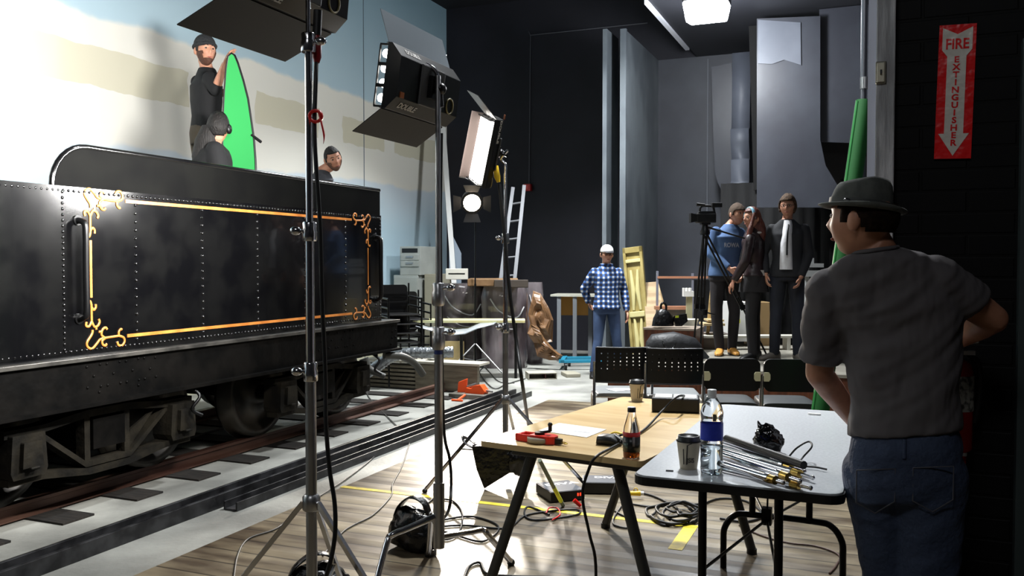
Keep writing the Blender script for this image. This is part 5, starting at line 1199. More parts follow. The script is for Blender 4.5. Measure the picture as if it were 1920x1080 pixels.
SKIN = mat('skin', (188, 138, 112), .5, col2=(172, 120, 96), scale=14)
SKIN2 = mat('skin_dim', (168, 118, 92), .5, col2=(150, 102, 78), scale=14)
LIP = mat('lips', (150, 84, 74), .5); EYEW = mat('eye_white', (150, 138, 128), .4); IRIS = mat('iris', (34, 24, 18), .2)
def hand(mb, wr, d, palm, side, curl=.35, s=1.0):
    # wr wrist, d towards fingers, palm: direction the palm faces, side: direction of the thumb
    d = V(d).normalized(); palm = V(palm); palm = (palm-d*palm.dot(d)).normalized(); side = d.cross(palm)*(1 if d.cross(palm).dot(V(side)) > 0 else -1)
    wr = V(wr)
    mb.loft([(wr-d*.01, side*.024*s, palm*.017*s), (wr+d*.03*s, side*.034*s, palm*.015*s), (wr+d*.07*s, side*.041*s, palm*.013*s), (wr+d*.092*s, side*.038*s, palm*.011*s)], 14, e=2.6)
    for i, (o_, ln) in enumerate(((.03, .068), (.01, .078), (-.0105, .072), (-.0305, .056))):
        p = wr+d*(.083*s-.004*abs(i-1))+side*o_*s; a = 0; pts = [p]; rr = [.0095*s]
        dd = (d+side*o_*1.6).normalized()
        for k, f in enumerate((.45, .31, .24)):
            a += curl*(.8+.25*k+.05*i); p = p+(dd*math.cos(a)+palm*math.sin(a))*ln*f*s; pts.append(p); rr.append((.0085, .008, .0065)[k]*s)
        mb.tube(pts, rr, 8); 
        for q, r_ in zip(pts, rr): mb.ball(q, r_, 8, 6)
    p = wr+d*.022*s+side*.024*s; q = p+(d*.6+side*.75+palm*.25).normalized()*.04*s; r2 = q+(d*.92+side*.25+palm*.3).normalized()*.03*s; r3 = r2+(d+palm*.25).normalized()*.024*s
    mb.tube([p, q, r2, r3], [.0145*s, .0115*s, .01*s, .0075*s], 8)
    for q_, r_ in ((p, .0145), (q, .0115), (r2, .01), (r3, .0075)): mb.ball(q_, r_*s, 8, 6)
def limb(mb, pts, rs, n=16, mid=True):
    P = [V(p) for p in pts]; mb.tube(curve(P, 1) if False else P, list(rs), n)
    for p, r in zip(P, rs): mb.ball(p, r, n, 8)
def seg(mb, a, b, r0, rm, r1, n=16):
    a, b = V(a), V(b); mb.tube([a, a.lerp(b, .3), a.lerp(b, .65), b], [r0, rm, (rm+r1)/2, r1], n)
    mb.ball(a, r0, n, 10); mb.ball(b, r1, n, 10)
def skel(h=1.75, **k):
    s = h/1.75
    j = dict(pelvis=(0, 0, .95), waist=(0, .0, 1.09), chest=(0, .01, 1.3), neck=(0, .025, 1.49), head=(0, -.01, 1.632), hy=0, hp=0, hr=0,
             sL=(.165, .02, 1.395), sR=(-.165, .02, 1.395), eL=(.235, .04, 1.13), eR=(-.235, .04, 1.14), wL=(.24, -.05, .9), wR=(-.24, -.05, .9),
             hL=(.09, 0, .92), hR=(-.09, 0, .92), kL=(.11, -.02, .49), kR=(-.11, -.02, .49), aL=(.12, .02, .09), aR=(-.12, .02, .09), fL=.25, fR=-.25,
             dL=None, dR=None, pL=(-1, 0, 0), pR=(1, 0, 0), tL=(0, -1, 0), tR=(0, -1, 0), cL=.35, cR=.35, twist=0)
    for a in j:
        if isinstance(j[a], tuple) and a[0] not in 'dpt' or a in ('pelvis',): j[a] = V(j[a])*s
    j['s'] = s
    for a, b in k.items():
        j[a] = V(b)*(s if a[0] not in 'dpt' or a == 'pelvis' else 1) if isinstance(b, (tuple, list)) else b
    return j
def person(label, loc, rz, j, skin=SKIN, shirt=None, sleeve='long', collar=None, trousers=None, shoes=None, bulk=1.0, vox=.007, legs=True, female=False,
           group=None, shirt_len=.0, loose=.02, under=-.006):
    s = j['s']; t = thing('person', label, 'person', loc, rz, group)
    H0 = j['head']; RM = Matrix.Translation(H0) @ Matrix.Rotation(j['hy'], 4, 'Z') @ Matrix.Rotation(j['hp'], 4, 'X') @ Matrix.Rotation(j['hr'], 4, 'Y')
    j['RM'] = RM
    b = MB()
    b.ball((0, 0, 0), HR*s, 64, 48, RM, headf)
    for sx in (-1, 1): b.ball(((sx*.081)*s, .014*s, -.005*s), (.013*s, .022*s, .034*s), 12, 10, RM, lambda d, p: p)
    nk = j['neck']; hb = RM @ V((0, .025*s, -.06*s))
    b.tube([nk-V((0, 0, .06*s)), nk, nk.lerp(hb, .6), hb], [.06*s, .058*s*bulk, .054*s*bulk, .052*s], 20)
    # torso
    pe, wa, ch = j['pelvis'], j['waist'], j['chest']
    sx = (j['sL']-j['sR']).normalized(); fr = V((0, 0, 1)).cross(sx).normalized()*-1
    hx = (j['hL']-j['hR']).normalized(); hf = V((0, 0, 1)).cross(hx).normalized()*-1
    sw = (j['sL']-j['sR']).length/2
    def torso(mb, infl, low=0, top=True):
        i = infl; mx = hx.lerp(sx, .5).normalized(); mf = hf.lerp(fr, .5).normalized(); B = bulk*s
        wz = .118 if female else .138; 
        secs = []
        if low: secs.append((pe-V((0, 0, low)), hx*(.168*B+i), hf*(.118*B+i)))
        secs += [(pe, hx*(.165*B+i), hf*(.112*B+i)), (wa, mx*(wz*B+i), mf*(.1*B+i)), (ch-V((0, 0, .08*s)), mx*(.15*B+i), mf*(.112*B+i)), (ch+V((0, 0, .04*s)), sx*(.162*B+i), fr*(.115*B+i)),
                 (nk-V((0, 0, .095*s)), sx*(sw+i), fr*(.09*B+i)), (nk-V((0, 0, .045*s)), sx*(sw*.66+i), fr*(.072*B+i)), (nk-V((0, 0, .012*s)), sx*(.082*s+i*.5), fr*(.066*s+i*.5)), (nk+V((0, 0, .012*s)), sx*(.062*s+i*.3), fr*(.06*s+i*.3))]
        mb.loft(secs, 36, e=2.35)
    torso(b, under)
    for sd in 'LR':
        S, E, W_ = j['s'+sd], j['e'+sd], j['w'+sd]
        seg(b, S, E, .054*s*bulk, .05*s*bulk, .04*s*bulk); seg(b, E, W_, .04*s*bulk, .039*s*bulk, .027*s*bulk)
        d = j['d'+sd]; d = V(d) if d else (W_-E)
        hand(b, W_+d.normalized()*.01, d, j['p'+sd], j['t'+sd], j['c'+sd], s)
        if legs: seg(b, j['h'+sd], j['k'+sd], .075*s, .07*s, .05*s); seg(b, j['k'+sd], j['a'+sd], .05*s, .048*s, .034*s)
    obj('body', b, skin, t, remesh=vox, smooth=2)
    # face details
    f = MB()
    for x in (-1, 1): f.ball((x*.03*s, -.0755*s, .012*s), (.0125*s, .0115*s, .008*s), 12, 8, RM)
    obj('eyes', f, EYEW, t)
    f = MB()
    for x in (-1, 1): f.ball((x*.03*s, -.0845*s, .012*s), (.0075*s, .005*s, .0065*s), 10, 6, RM)
    obj('irises', f, IRIS, t)
    obj('lips', MB().ball((0, -.0885*s, -.06*s), (.021*s, .006*s, .006*s), 14, 8, RM), LIP, t)
    if shirt:
        m = MB(); torso(m, loose, shirt_len)
        for sd in 'LR':
            S, E, W_ = j['s'+sd], j['e'+sd], j['w'+sd]
            m.ball(S, (.056*s*bulk+loose*.4), 16, 10)
            if sleeve == 'short': 
                e = S.lerp(E, .72); m.tube([S, S.lerp(E, .35), e], [.064*s*bulk+loose*.4, .062*s*bulk+loose*.5, .058*s*bulk+loose*.5], 18)
            elif sleeve == 'elbow':
                seg(m, S, E, .06*s*bulk+loose*.4, .056*s*bulk+loose*.5, .048*s*bulk+loose*.5); m.tube([E, E.lerp(W_, .22)], [.048*s*bulk+loose*.5, .045*s*bulk+loose*.4], 16)
            else:
                seg(m, S, E, .056*s*bulk+loose*.4, .054*s*bulk+loose*.5, .047*s*bulk+loose*.5); c = E.lerp(W_, .97)
                m.tube([E, E.lerp(W_, .4), c], [.047*s*bulk+loose*.5, .045*s*bulk+loose*.5, .034*s*bulk+loose*.4], 16)
        c = obj('shirt' if sleeve != 'jacket' else 'jacket', m, shirt, t, remesh=.009, smooth=3)
    if trousers and legs:
        m = MB(); m.loft([(pe+V((0, 0, .06*s)), hx*(.155*s*bulk+.012), hf*(.11*s*bulk+.012)), (pe, hx*(.168*s*bulk+.012), hf*(.118*s*bulk+.012)), (pe-V((0, 0, .1*s)), hx*(.165*s*bulk+.012), hf*(.11*s*bulk+.012))], 30)
        for sd in 'LR':
            seg(m, j['h'+sd]-V((0, 0, .03)), j['k'+sd], .092*s, .086*s, .064*s, 18); e = j['a'+sd]-V((0, 0, .03*s)); m.tube([j['k'+sd], j['k'+sd].lerp(e, .4), e], [.064*s, .062*s, .052*s], 18)
        obj('trousers', m, trousers, t, remesh=.009, smooth=3)
    if shoes and legs:
        for sd in 'LR':
            A = j['a'+sd]; yaw = j['f'+sd]; dr = V((math.sin(yaw), -math.cos(yaw), 0)); sdv = V((dr.y, -dr.x, 0)); z0 = A.z-.09*s
            up = V((0, 0, 1)); c0 = V((A.x, A.y, z0))
            o_ = obj('shoe', MB().loft([(c0-dr*.075*s+up*.04*s, sdv*.02*s, up*.03*s), (c0-dr*.06*s+up*.05*s, sdv*.036*s, up*.048*s), (c0+up*.052*s, sdv*.04*s, up*.05*s), (c0+dr*.06*s+up*.042*s, sdv*.042*s, up*.038*s), (c0+dr*.13*s+up*.032*s, sdv*.046*s, up*.028*s), (c0+dr*.175*s+up*.026*s, sdv*.038*s, up*.022*s), (c0+dr*.2*s+up*.02*s, sdv*.015*s, up*.012*s)], 20, e=2.6)
                     .tube([A-V((0, 0, .04*s)), A+V((0, 0, .03*s))], .045*s, 16), shoes, t)
            obj('sole', MB().loft([(c0+up*.001, sdv*.04*s, dr*.0), (c0+up*.0015, sdv*.046*s+dr*0, dr*.0)], 4) if False else MB().prism([((c0+dr*a*s+sdv*b_*s).x, (c0+dr*a*s+sdv*b_*s).y) for a, b_ in ((-.08, .02), (-.08, -.02), (-.03, -.04), (.08, -.046), (.17, -.04), (.205, 0), (.17, .04), (.08, .046), (-.03, .04))], z0+.001, z0+.016), mat('sole_dark', (30, 26, 22), .6), o_)
    return t
def hair(t, j, m, line=.35, back=-.3, thick=1.12, name='hair', top=2, side=-.12):
    # cap of hair over the skull; line: forehead height, back: lowest height at the nape
    s = j['s']; mb = MB(); n, k = 40, 28; c = V((0, .006*s, .008*s)); vs = []; keep = set()
    full = MB(); full.ball((0, 0, 0), HR*s, n, k, None, lambda d, p: headf(d, p) if d.y > -.3 else V(p))
    dirs = []
    for i in range(k+1):
        ph = PI*i/k-PI/2
        for q in range(n): th = 2*PI*q/n; dirs.append(V((math.cos(ph)*math.cos(th), math.cos(ph)*math.sin(th), math.sin(ph))))
    def ok(d):
        f = (1-d.y)/2   # 1 front, 0 back
        lim = back+(line-back)*min(1, max(0, (f-.32)/.25))
        if abs(d.x) > .5 and -.45 < d.y < .1: lim = min(lim, side)
        return lim < d.z < top
    vv = [V((p.x*thick, p.y*thick+.004*s, p.z*(thick-.02)+.004*s))*(1+.05*noise.noise(V((d.x*7, d.y*7, d.z*2.5)))) for p, d in zip(full.v, dirs)]
    fs = [f for f in full.f if all(ok(dirs[i]) for i in f)]
    if not fs: return
    used = sorted({i for f in fs for i in f}); mp = {a: b for b, a in enumerate(used)}
    mb.add([vv[i] for i in used], [[mp[i] for i in f] for f in fs], True, j['RM'])
    return obj(name, mb, m, t, solid=.014)
def glasses(t, j):
    s = j['s']; m = MB()
    for x in (-1, 1):
        m.tube([(x*.032*s+.022*s*math.cos(a), -.098*s, .012*s+.016*s*math.sin(a)) for a in [i*2*PI/14 for i in range(14)]], .0022, 6, closed=True, M=j['RM'])
        m.tube([(x*.055*s, -.095*s, .016*s), (x*.079*s, -.03*s, .016*s), (x*.08*s, .02*s, .01*s)], .002, 6, M=j['RM'])
    m.tube([(-.01*s, -.1*s, .016*s), (.01*s, -.1*s, .016*s)], .002, 6, M=j['RM'])
    obj('glasses', m, BLKPL, t)
def beard(t, j, m, full=True):
    s = j['s']; full_ = MB(); n, k = 44, 32; full_.ball((0, 0, 0), HR*s*1.045, n, k, None, headf); dirs = []
    for i in range(k+1):
        ph = PI*i/k-PI/2
        for q in range(n): th = 2*PI*q/n; dirs.append(V((math.cos(ph)*math.cos(th), math.cos(ph)*math.sin(th), math.sin(ph))))
    def ok(d): 
        if d.y > .05: return False
        if d.z < -.5: return True
        if d.z < -.3 and abs(d.x) < .32 and d.z > -.42: return True
        return d.z < .0 and abs(d.x) > .62
    fs = [f for f in full_.f if all(ok(dirs[i]) for i in f)]
    used = sorted({i for f in fs for i in f}); mp = {a: b for b, a in enumerate(used)}
    obj('beard', MB().add([full_.v[i] for i in used], [[mp[i] for i in f] for f in fs], True, j['RM']), m, t, solid=.006)
def brows(t, j, m):
    s = j['s']; b = MB()
    for x in (-1, 1): b.tube([(x*.014*s, -.094*s, .034*s), (x*.03*s, -.093*s, .04*s), (x*.05*s, -.082*s, .034*s)], [.003, .0035, .002], 6, M=j['RM'])
    obj('eyebrows', b, m, t)
def cloth(name, c, c2=None, bump=.5, sc=7, rough=.85, stretch=(1, 1, .6)): return mat(name, c, rough, col2=c2, scale=3, bump=bump, bscale=sc, stretch=stretch)
def plaid():
    m, N, L, b = nodes('plaid_blue'); tc = N.new('ShaderNodeTexCoord'); sp = N.new('ShaderNodeSeparateXYZ')
    nz = N.new('ShaderNodeTexNoise'); nz.inputs['Scale'].default_value = 5; L.new(tc.outputs['Object'], nz.inputs[0])
    va = N.new('ShaderNodeVectorMath'); va.operation = 'MULTIPLY_ADD'; va.inputs[1].default_value = (.03, .03, .03); L.new(nz.outputs['Color'], va.inputs[0]); L.new(tc.outputs['Object'], va.inputs[2]); L.new(va.outputs[0], sp.inputs[0])
    def stripe(axis, per, w_):
        d = N.new('ShaderNodeMath'); d.operation = 'DIVIDE'; d.inputs[1].default_value = per; L.new(sp.outputs[axis], d.inputs[0])
        f = N.new('ShaderNodeMath'); f.operation = 'FRACT'; L.new(d.outputs[0], f.inputs[0])
        q = N.new('ShaderNodeMath'); q.operation = 'LESS_THAN'; q.inputs[1].default_value = w_; L.new(f.outputs[0], q.inputs[0]); return q.outputs[0]
    def add(a, c):
        q = N.new('ShaderNodeMath'); q.operation = 'ADD'; L.new(a, q.inputs[0]); L.new(c, q.inputs[1]); return q.outputs[0]
    sm = add(stripe('X', .062, .42), stripe('Z', .062, .42))
    cr = N.new('ShaderNodeValToRGB'); cr.color_ramp.interpolation = 'CONSTANT'; e = cr.color_ramp.elements
    e[0].color = lin((16, 24, 52)); e[0].position = 0; e[1].position = .4; e[1].color = lin((50, 88, 148)); x = e.new(.9); x.color = lin((214, 220, 228))
    h = N.new('ShaderNodeMath'); h.operation = 'MULTIPLY'; h.inputs[1].default_value = .5; L.new(sm, h.inputs[0]); L.new(h.outputs[0], cr.inputs[0]); L.new(cr.outputs[0], b.inputs['Base Color']); b.inputs['Roughness'].default_value = .85
    return m
def rel(loc, rz, p): return Matrix.Rotation(-rz, 4, 'Z') @ (V(p)-V(loc))
HAIRD = mat('hair_dark', (14, 11, 10), .65, col2=(22, 17, 14), scale=30, stretch=(4, 4, .6), bump=.5)
HAIRR = mat('hair_auburn', (74, 36, 28), .4, col2=(100, 52, 38), scale=26, stretch=(4, 4, .5), bump=.6)
HAIRB = mat('hair_blond', (84, 60, 36), .85, col2=(50, 36, 24), scale=26, stretch=(4, 4, .5), bump=.5)
# ---- plaid man
l = fl(1137, 706); l.z = 0
j = skel(1.71, eR=(-.28, .12, 1.17), wR=(-.2, .2, .98), eL=(.25, .05, 1.15), wL=(.27, -.03, .87), kL=(.13, -.03, .49), aL=(.2, .0, .09), kR=(-.12, -.02, .49), aR=(-.19, -.05, .09), hp=.06, dR=(0.3, .6, -.5))
t = person('person in a blue and white plaid shirt, jeans and white cap, standing by the chairs', l, .12, j, shirt=plaid(), trousers=cloth('jeans_blue', (46, 62, 92), (62, 82, 116)), shoes=BLKPL, shirt_len=.04, bulk=1.0)
hair(t, j, HAIRD, .5, -.35, 1.04); glasses(t, j)
s = j['s']
cpm = MB(); full = MB(); 
obj('cap', MB().ball((0, .004*s, .045*s), (.087*s, .104*s, .09*s), 28, 16, j['RM'], lambda d, p: V((p.x, p.y, max(p.z, -.012)))), WHITE, t, 'white cap')
obj('cap_brim', MB().loft([((0, -.08*s, .045*s), (.07*s, 0, 0), (0, 0, .006)), ((0, -.13*s, .042*s), (.066*s, 0, 0), (0, 0, .005)), ((0, -.165*s, .03*s), (.045*s, 0, 0), (0, 0, .004))], 20, j['RM']), mat('cap_dark', (26, 26, 30), .6), t, 'dark brim')
obj('collar', MB().tube([(.075*math.cos(a), .02+.07*math.sin(a), 1.462) for a in [i*2*PI/16 for i in range(16)]], .016, 8, closed=True), MATS['plaid_blue'], t)
# ---- man in blue sweater (facing right-ish)
l = fl(1360, 666, .42)
j = skel(1.78, hy=.35, head=(.13, -.03, 1.6), neck=(.07, .02, 1.48), chest=(.02, .01, 1.3), sL=(.2, .05, 1.39), sR=(-.12, -.02, 1.4), eR=(-.17, -.02, 1.15), wR=(-.02, -.17, .99), eL=(.3, .0, 1.15), wL=(.16, -.15, .98), hL=(.08, 0, .92), hR=(-.08, 0, .92), aL=(.1, .02, .09), aR=(-.06, -.02, .09), pR=(0, .5, .5), pL=(0, .5, .5), fL=-.1, fR=-.5)
swm = cloth('sweater_blue', (58, 82, 120), (74, 100, 138), sc=5)
t = person('person in a blue sweater and dark trousers with tan boots, behind the video camera', (l.x, l.y+.05, .42), .15, j, shirt=swm, trousers=cloth('trousers_dark', (34, 30, 32)), shoes=mat('tan_boot', (206, 148, 70), .5), shirt_len=.05, bulk=1.02)
hair(t, j, mat('hair_light', (62, 48, 36), .9, bump=.4), .3, -.35, 1.06)
text('sweater_print', 'ROWA', .07, mat('sweater_white', (170, 178, 188), .7), t, frame((.98, .17, 0), (0, 0, 1), (.17, -.98, 0), (.02, -.142, 1.27)), bold=.002, sx=.9)
# ---- woman in leather jacket
l = fl(1412, 674, .42)
j = skel(1.70, hy=-1.15, head=(-.03, -.01, 1.6), sL=(.07, .12, 1.37), sR=(-.08, -.13, 1.37), eL=(.06, .15, 1.12), wL=(-.1, .02, .96), eR=(-.14, -.17, 1.12), wR=(-.25, -.1, .9), kR=(-.05, -.08, .49), aR=(-.02, -.06, .09), kL=(.03, .07, .49), aL=(.05, .08, .09), hL=(.02, .08, .92), hR=(-.02, -.08, .92), fL=-1.1, fR=-1.0, hr=0)
lea = mat('leather_jacket', (26, 18, 20), .38, col2=(40, 26, 28), scale=6, bump=.7, bscale=9)
t = person('person with long auburn hair, pale blue headband and dark leather jacket, seen from the side', (l.x, l.y, .42), 0, j, shirt=lea, trousers=cloth('skirt_black', (24, 22, 24)), shoes=BLKPL, female=True, bulk=.93, loose=.022)
s = j['s']
hair(t, j, HAIRR, .45, -.5, 1.1)
obj('long_hair', MB().loft([((.0, .02*s, 1.66*s), (.06, 0, 0), (0, .07, 0)), ((.03, .04*s, 1.56*s), (.085, 0, 0), (0, .09, 0)), ((.06, .04*s, 1.42*s), (.1, 0, 0), (0, .115, 0)), ((.03, .02, 1.3*s), (.085, 0, 0), (0, .1, 0)), ((.0, 0, 1.2*s), (.05, 0, 0), (0, .06, 0))], 22), HAIRR, t)
obj('front_hair', MB().tube(curve([(-.02, -.09, 1.66*s), (-.07, -.12, 1.5*s), (-.1, -.13, 1.35*s), (-.1, -.13, 1.24*s)], 5), [.02]*5+[.03]*6+[.026, .022, .018, .012, .008], 10), HAIRR, t)
obj('headband', MB().tube([(.084*s*math.cos(a), -.028*s, .0*s+.128*s*math.sin(a)) for a in [PI*i/20 for i in range(21)]], .022, 8, M=j['RM'], flat=.35, up=None), mat('headband_blue', (120, 172, 196), .6, col2=(170, 205, 216), scale=30), t)
obj('shirt_hem', MB().loft([((0, 0, .9), (.14, 0, 0), (0, .15, 0)), ((0, 0, .99), (.125, 0, 0), (0, .145, 0))], 30), mat('hem_white', (178, 174, 168), .8, bump=.3), t)
obj('skirt', MB().loft([((0, 0, .75), (.16, 0, 0), (0, .17, 0)), ((0, 0, .93), (.135, 0, 0), (0, .15, 0))], 30), cloth('skirt_black', (24, 22, 24)), t)
obj('fur_trim', MB().tube(curve([(-.06, -.06, 1.4*s), (.03, -.07, 1.44*s), (.1, -.02, 1.42*s), (.12, .05, 1.36*s)], 4), .016, 8), mat('fur_white', (190, 186, 180), .9, bump=1, scale=30), t)
# ---- man with open jacket
l = fl(1474, 676, .42)
j = skel(1.80, hy=-.25, hp=.02, sL=(.17, .0, 1.395), sR=(-.155, .03, 1.395), eL=(.22, .02, 1.13), wL=(.13, -.1, .89), eR=(-.24, .06, 1.14), wR=(-.22, -.04, .92), aL=(.12, 0, .09), aR=(-.12, .04, .09), fR=-.9)
jkm = cloth('jacket_black', (24, 25, 28), (34, 35, 40))
t = person('person in an open black jacket, white shirt and dark jeans, right of the leather jacket', (l.x, l.y, .42), -.2, j, shirt=jkm, trousers=cloth('jeans_dark', (22, 24, 32), (34, 38, 50)), shoes=mat('shoe_grey', (90, 84, 78), .6), shirt_len=.06, loose=.022, bulk=.92)
s = j['s']
hair(t, j, HAIRB, .42, -.6, 1.15, side=-.5); glasses(t, j)
obj('white_shirt', MB().loft([((-.02, -.075, .97*s), (.075, 0, 0), (0, .085, 0)), ((-.02, -.07, 1.1*s), (.07, 0, 0), (0, .085, 0)), ((-.02, -.065, 1.25*s), (.064, 0, 0), (0, .1, 0)), ((-.01, -.05, 1.36*s), (.056, 0, 0), (0, .1, 0)), ((0, -.03, 1.44*s), (.05, 0, 0), (0, .075, 0)), ((0, -.01, 1.49*s), (.045, 0, 0), (0, .055, 0))], 24), mat('shirt_white', (205, 205, 208), .8, bump=.5, bscale=12), t)
obj('tie', MB().tube(curve([(0, -.105, 1.44*s), (-.015, -.17, 1.36*s), (-.02, -.178, 1.25*s), (-.02, -.172, 1.12*s)], 4), .009, 6), BLKPL, t)
# ---- beanie man on the tender
q = at(388, 250, 7.55)
j = skel(1.78, hy=.75, hp=.0, sL=(.11, -.12, 1.4), sR=(-.11, .12, 1.4), eL=(.26, -.26, 1.33), wL=(.33, -.27, 1.55), eR=(.10, .10, 1.2), wR=(.24, .06, 1.25), dL=(.12, -.02, .3), pL=(.6, 0, -.2), tL=(0, -1, 0), cL=.25, dR=(.1, .1, 1), chest=(.0, 0, 1.3), hL=(.07, -.07, .92), hR=(-.07, .07, .92), kL=(.08, -.1, .5), kR=(-.05, .08, .5), aL=(.08, -.08, .09), aR=(-.06, .1, .09))
l = V((q.x-.02, 7.6, 1.64))
qe, qw, qd = at(404, 168, 7.42)-l, at(421, 122, 7.36)-l, at(432, 98, 7.34)-l; j['eL'] = qe; j['wL'] = qw; j['dL'] = tuple(qd-qw); j['sL'] = V((.08, -.14, 1.4))
j['eR'] = at(398, 176, 7.75)-l; j['wR'] = at(440, 172, 7.75)-l
t = person('person in black sweater and beanie standing on the tender, holding the green board', l, .0, j, shirt=cloth('sweater_black', (14, 14, 16)), sleeve='elbow', trousers=cloth('cargo_brown', (84, 72, 56), (68, 60, 48)), shoes=BLKPL, bulk=.95, loose=.014)
s = j['s']; hair(t, j, HAIRD, .4, -.2, 1.03); brows(t, j, HAIRD); beard(t, j, mat('beard_brown', (74, 44, 30), .7, bump=.8, scale=40))
obj('beanie', MB().ball((0, .012*s, .05*s), (.088*s, .102*s, .098*s), 30, 18, j['RM'], lambda d, p: V((p.x, p.y, max(p.z, -.02-.035*d.y*0)))), mat('beanie_knit', (34, 36, 38), .9, bump=.8, scale=60), t, 'dark knitted beanie')
obj('beanie_cuff', MB().tube([(.086*s*math.cos(a), .012*s+.1*s*math.sin(a), .042*s-.012*math.sin(a)) for a in [i*2*PI/28 for i in range(28)]], .014, 8, closed=True, M=j['RM']), MATS['beanie_knit'], t)
# green board
gm = mat('chroma_green', (44, 152, 76), .8); Yg = 7.2
c = at(450, 320, Yg); pts = [(480, 330), (479, 300), (476, 260), (471, 225), (465, 185), (456, 150), (446, 118), (440, 104), (434, 100), (428, 106), (424, 130), (421, 170), (419, 210), (418, 250), (417, 335)]
P = [at(x, y, Yg)-c for x, y in pts]
# the lower half stands hidden behind the side plate of the tender
P = [V((p.x, 0, p.z)) for p in P]+[V((P[-1].x+.01, 0, 1.72-c.z)), V((P[0].x-.01, 0, 1.72-c.z))]
t = thing('reflector_board', 'bright green curved board with a thin black rim held upright on the tender', 'board', c, 0)
obj('green_panel', MB().prism([(p.x, p.z) for p in P][::-1], -.006, .006, 'y'), gm, t)
obj('rim', MB().tube([p for p in P], .009, 8, closed=True), BLKPL, t)
obj('side_clip', MB().tube([V(P[3])+V((0, 0, -.12)), V(P[3])+V((.08, 0, -.18))], .012, 6), BLKPL, t)
# ---- crouching long-haired figure in front of him
l = at(400, 300, 6.95); l.z = 1.62
j = skel(1.62, hy=3.1, head=(.05, -.01, 1.0), neck=(0, .01, .86), chest=(-.02, .02, .68), waist=(-.02, .03, .5), pelvis=(-.02, .04, .36), sL=(.06, -.14, .8), sR=(-.06, .15, .8), eL=(.12, -.17, .55), wL=(.2, -.12, .45), eR=(.02, .18, .55), wR=(.16, .1, .45), hL=(.05, -.06, .33), hR=(-.05, .08, .33), kL=(.26, -.1, .36), kR=(.24, .14, .36), aL=(.1, -.1, .09), aR=(.08, .14, .09), fL=1.4, fR=1.4)
t = person('person crouched on the tender with long dark hair and headphones, black jacket', l, 0, j, shirt=cloth('jacket_dark', (13, 13, 15)), trousers=cloth('trousers_black', (16, 15, 15)), shoes=BLKPL, female=True, loose=.05)
s = j['s']; t.scale = (1.0, 1, 1.0)
hair(t, j, HAIRD, .4, -.6, 1.12)
obj('long_hair', MB().loft([((.0, .0, 1.02*s), (.08, 0, 0), (0, .09, 0)), ((-.04, .0, .9*s), (.095, 0, 0), (0, .11, 0)), ((-.06, 0, .76*s), (.1, 0, 0), (0, .12, 0)), ((-.06, 0, .62*s), (.08, 0, 0), (0, .1, 0)), ((-.06, 0, .5*s), (.04, 0, 0), (0, .06, 0))], 22), HAIRD, t)
obj('headphones', MB().tube([(.086*s*math.cos(a), .0, .015+.125*s*math.sin(a)) for a in [PI*i/16 for i in range(17)]], .01, 8, M=j['RM']).ball((.09*s, 0, -.005), (.022, .034, .04), 12, 8, j['RM']).ball((-.09*s, 0, -.005), (.022, .034, .04), 12, 8, j['RM']), BLKPL, t)
# ---- leaning man at the far end of the tender
q = at(625, 300, 8.9)
l = V((q.x-.26, 9.0, .96))
j = skel(1.78, head=(.245, -.06, 1.555), neck=(.12, .0, 1.44), chest=(.03, .02, 1.27), waist=(0, .02, 1.08), hy=.55, hp=.25, hr=-.35, sL=(.14, -.16, 1.34), sR=(-.01, .2, 1.36), eL=(.2, -.2, 1.05), wL=(.3, -.2, .85), eR=(0, .24, 1.05), wR=(.1, .2, .85))
t = person('person with short dark hair leaning forward behind the tender rim, grey striped shirt', l, 0, j, shirt=cloth('shirt_grey_stripe', (44, 46, 50), (66, 68, 74)), trousers=cloth('trousers_dark', (34, 30, 32)), shoes=BLKPL)
hair(t, j, HAIRD, .5, -.25, 1.02); beard(t, j, mat('stubble', (104, 76, 62), .8)); brows(t, j, HAIRD)

# ============================================================ FOREGROUND MAN
L0 = V((1.19, 2.76, 0)); RZ = PI+.32
def jl(px, py, Y): p = rel(L0, RZ, at(px, py, Y)); return (p.x, p.y, p.z)
s_ = 1.0
j = skel(1.75, pelvis=jl(1694, 838, 2.76), waist=jl(1694, 745, 2.76), chest=jl(1688, 610, 2.76), neck=jl(1640, 466, 2.72), head=jl(1616, 412, 2.72),
         hy=.42, hp=-.02, hr=0, sR=jl(1756, 524, 2.68), sL=jl(1554, 548, 2.80), eR=jl(1862, 598, 2.72), wR=jl(1790, 640, 2.95), eL=jl(1536, 700, 2.88), wL=jl(1604, 790, 3.06),
         hL=jl(1644, 860, 2.8), hR=jl(1744, 860, 2.72), kL=jl(1674, 1110, 2.82), kR=jl(1738, 1110, 2.72), aL=jl(1672, 1345, 2.84), aR=jl(1735, 1345, 2.74), cL=.7, cR=.7, dR=(.3, -.5, -.1), dL=None)
tee = mat('tshirt_grey', (84, 80, 82), .9, col2=(76, 72, 74), scale=3, bump=1, bscale=9, stretch=(1.6, 1, .5))
fm = person('person in a grey felt hat, grey t-shirt and jeans, seen from behind in the foreground', L0, RZ, j, skin=SKIN2, shirt=None, bulk=1.1, vox=.0055, under=-.035)
s = j['s']
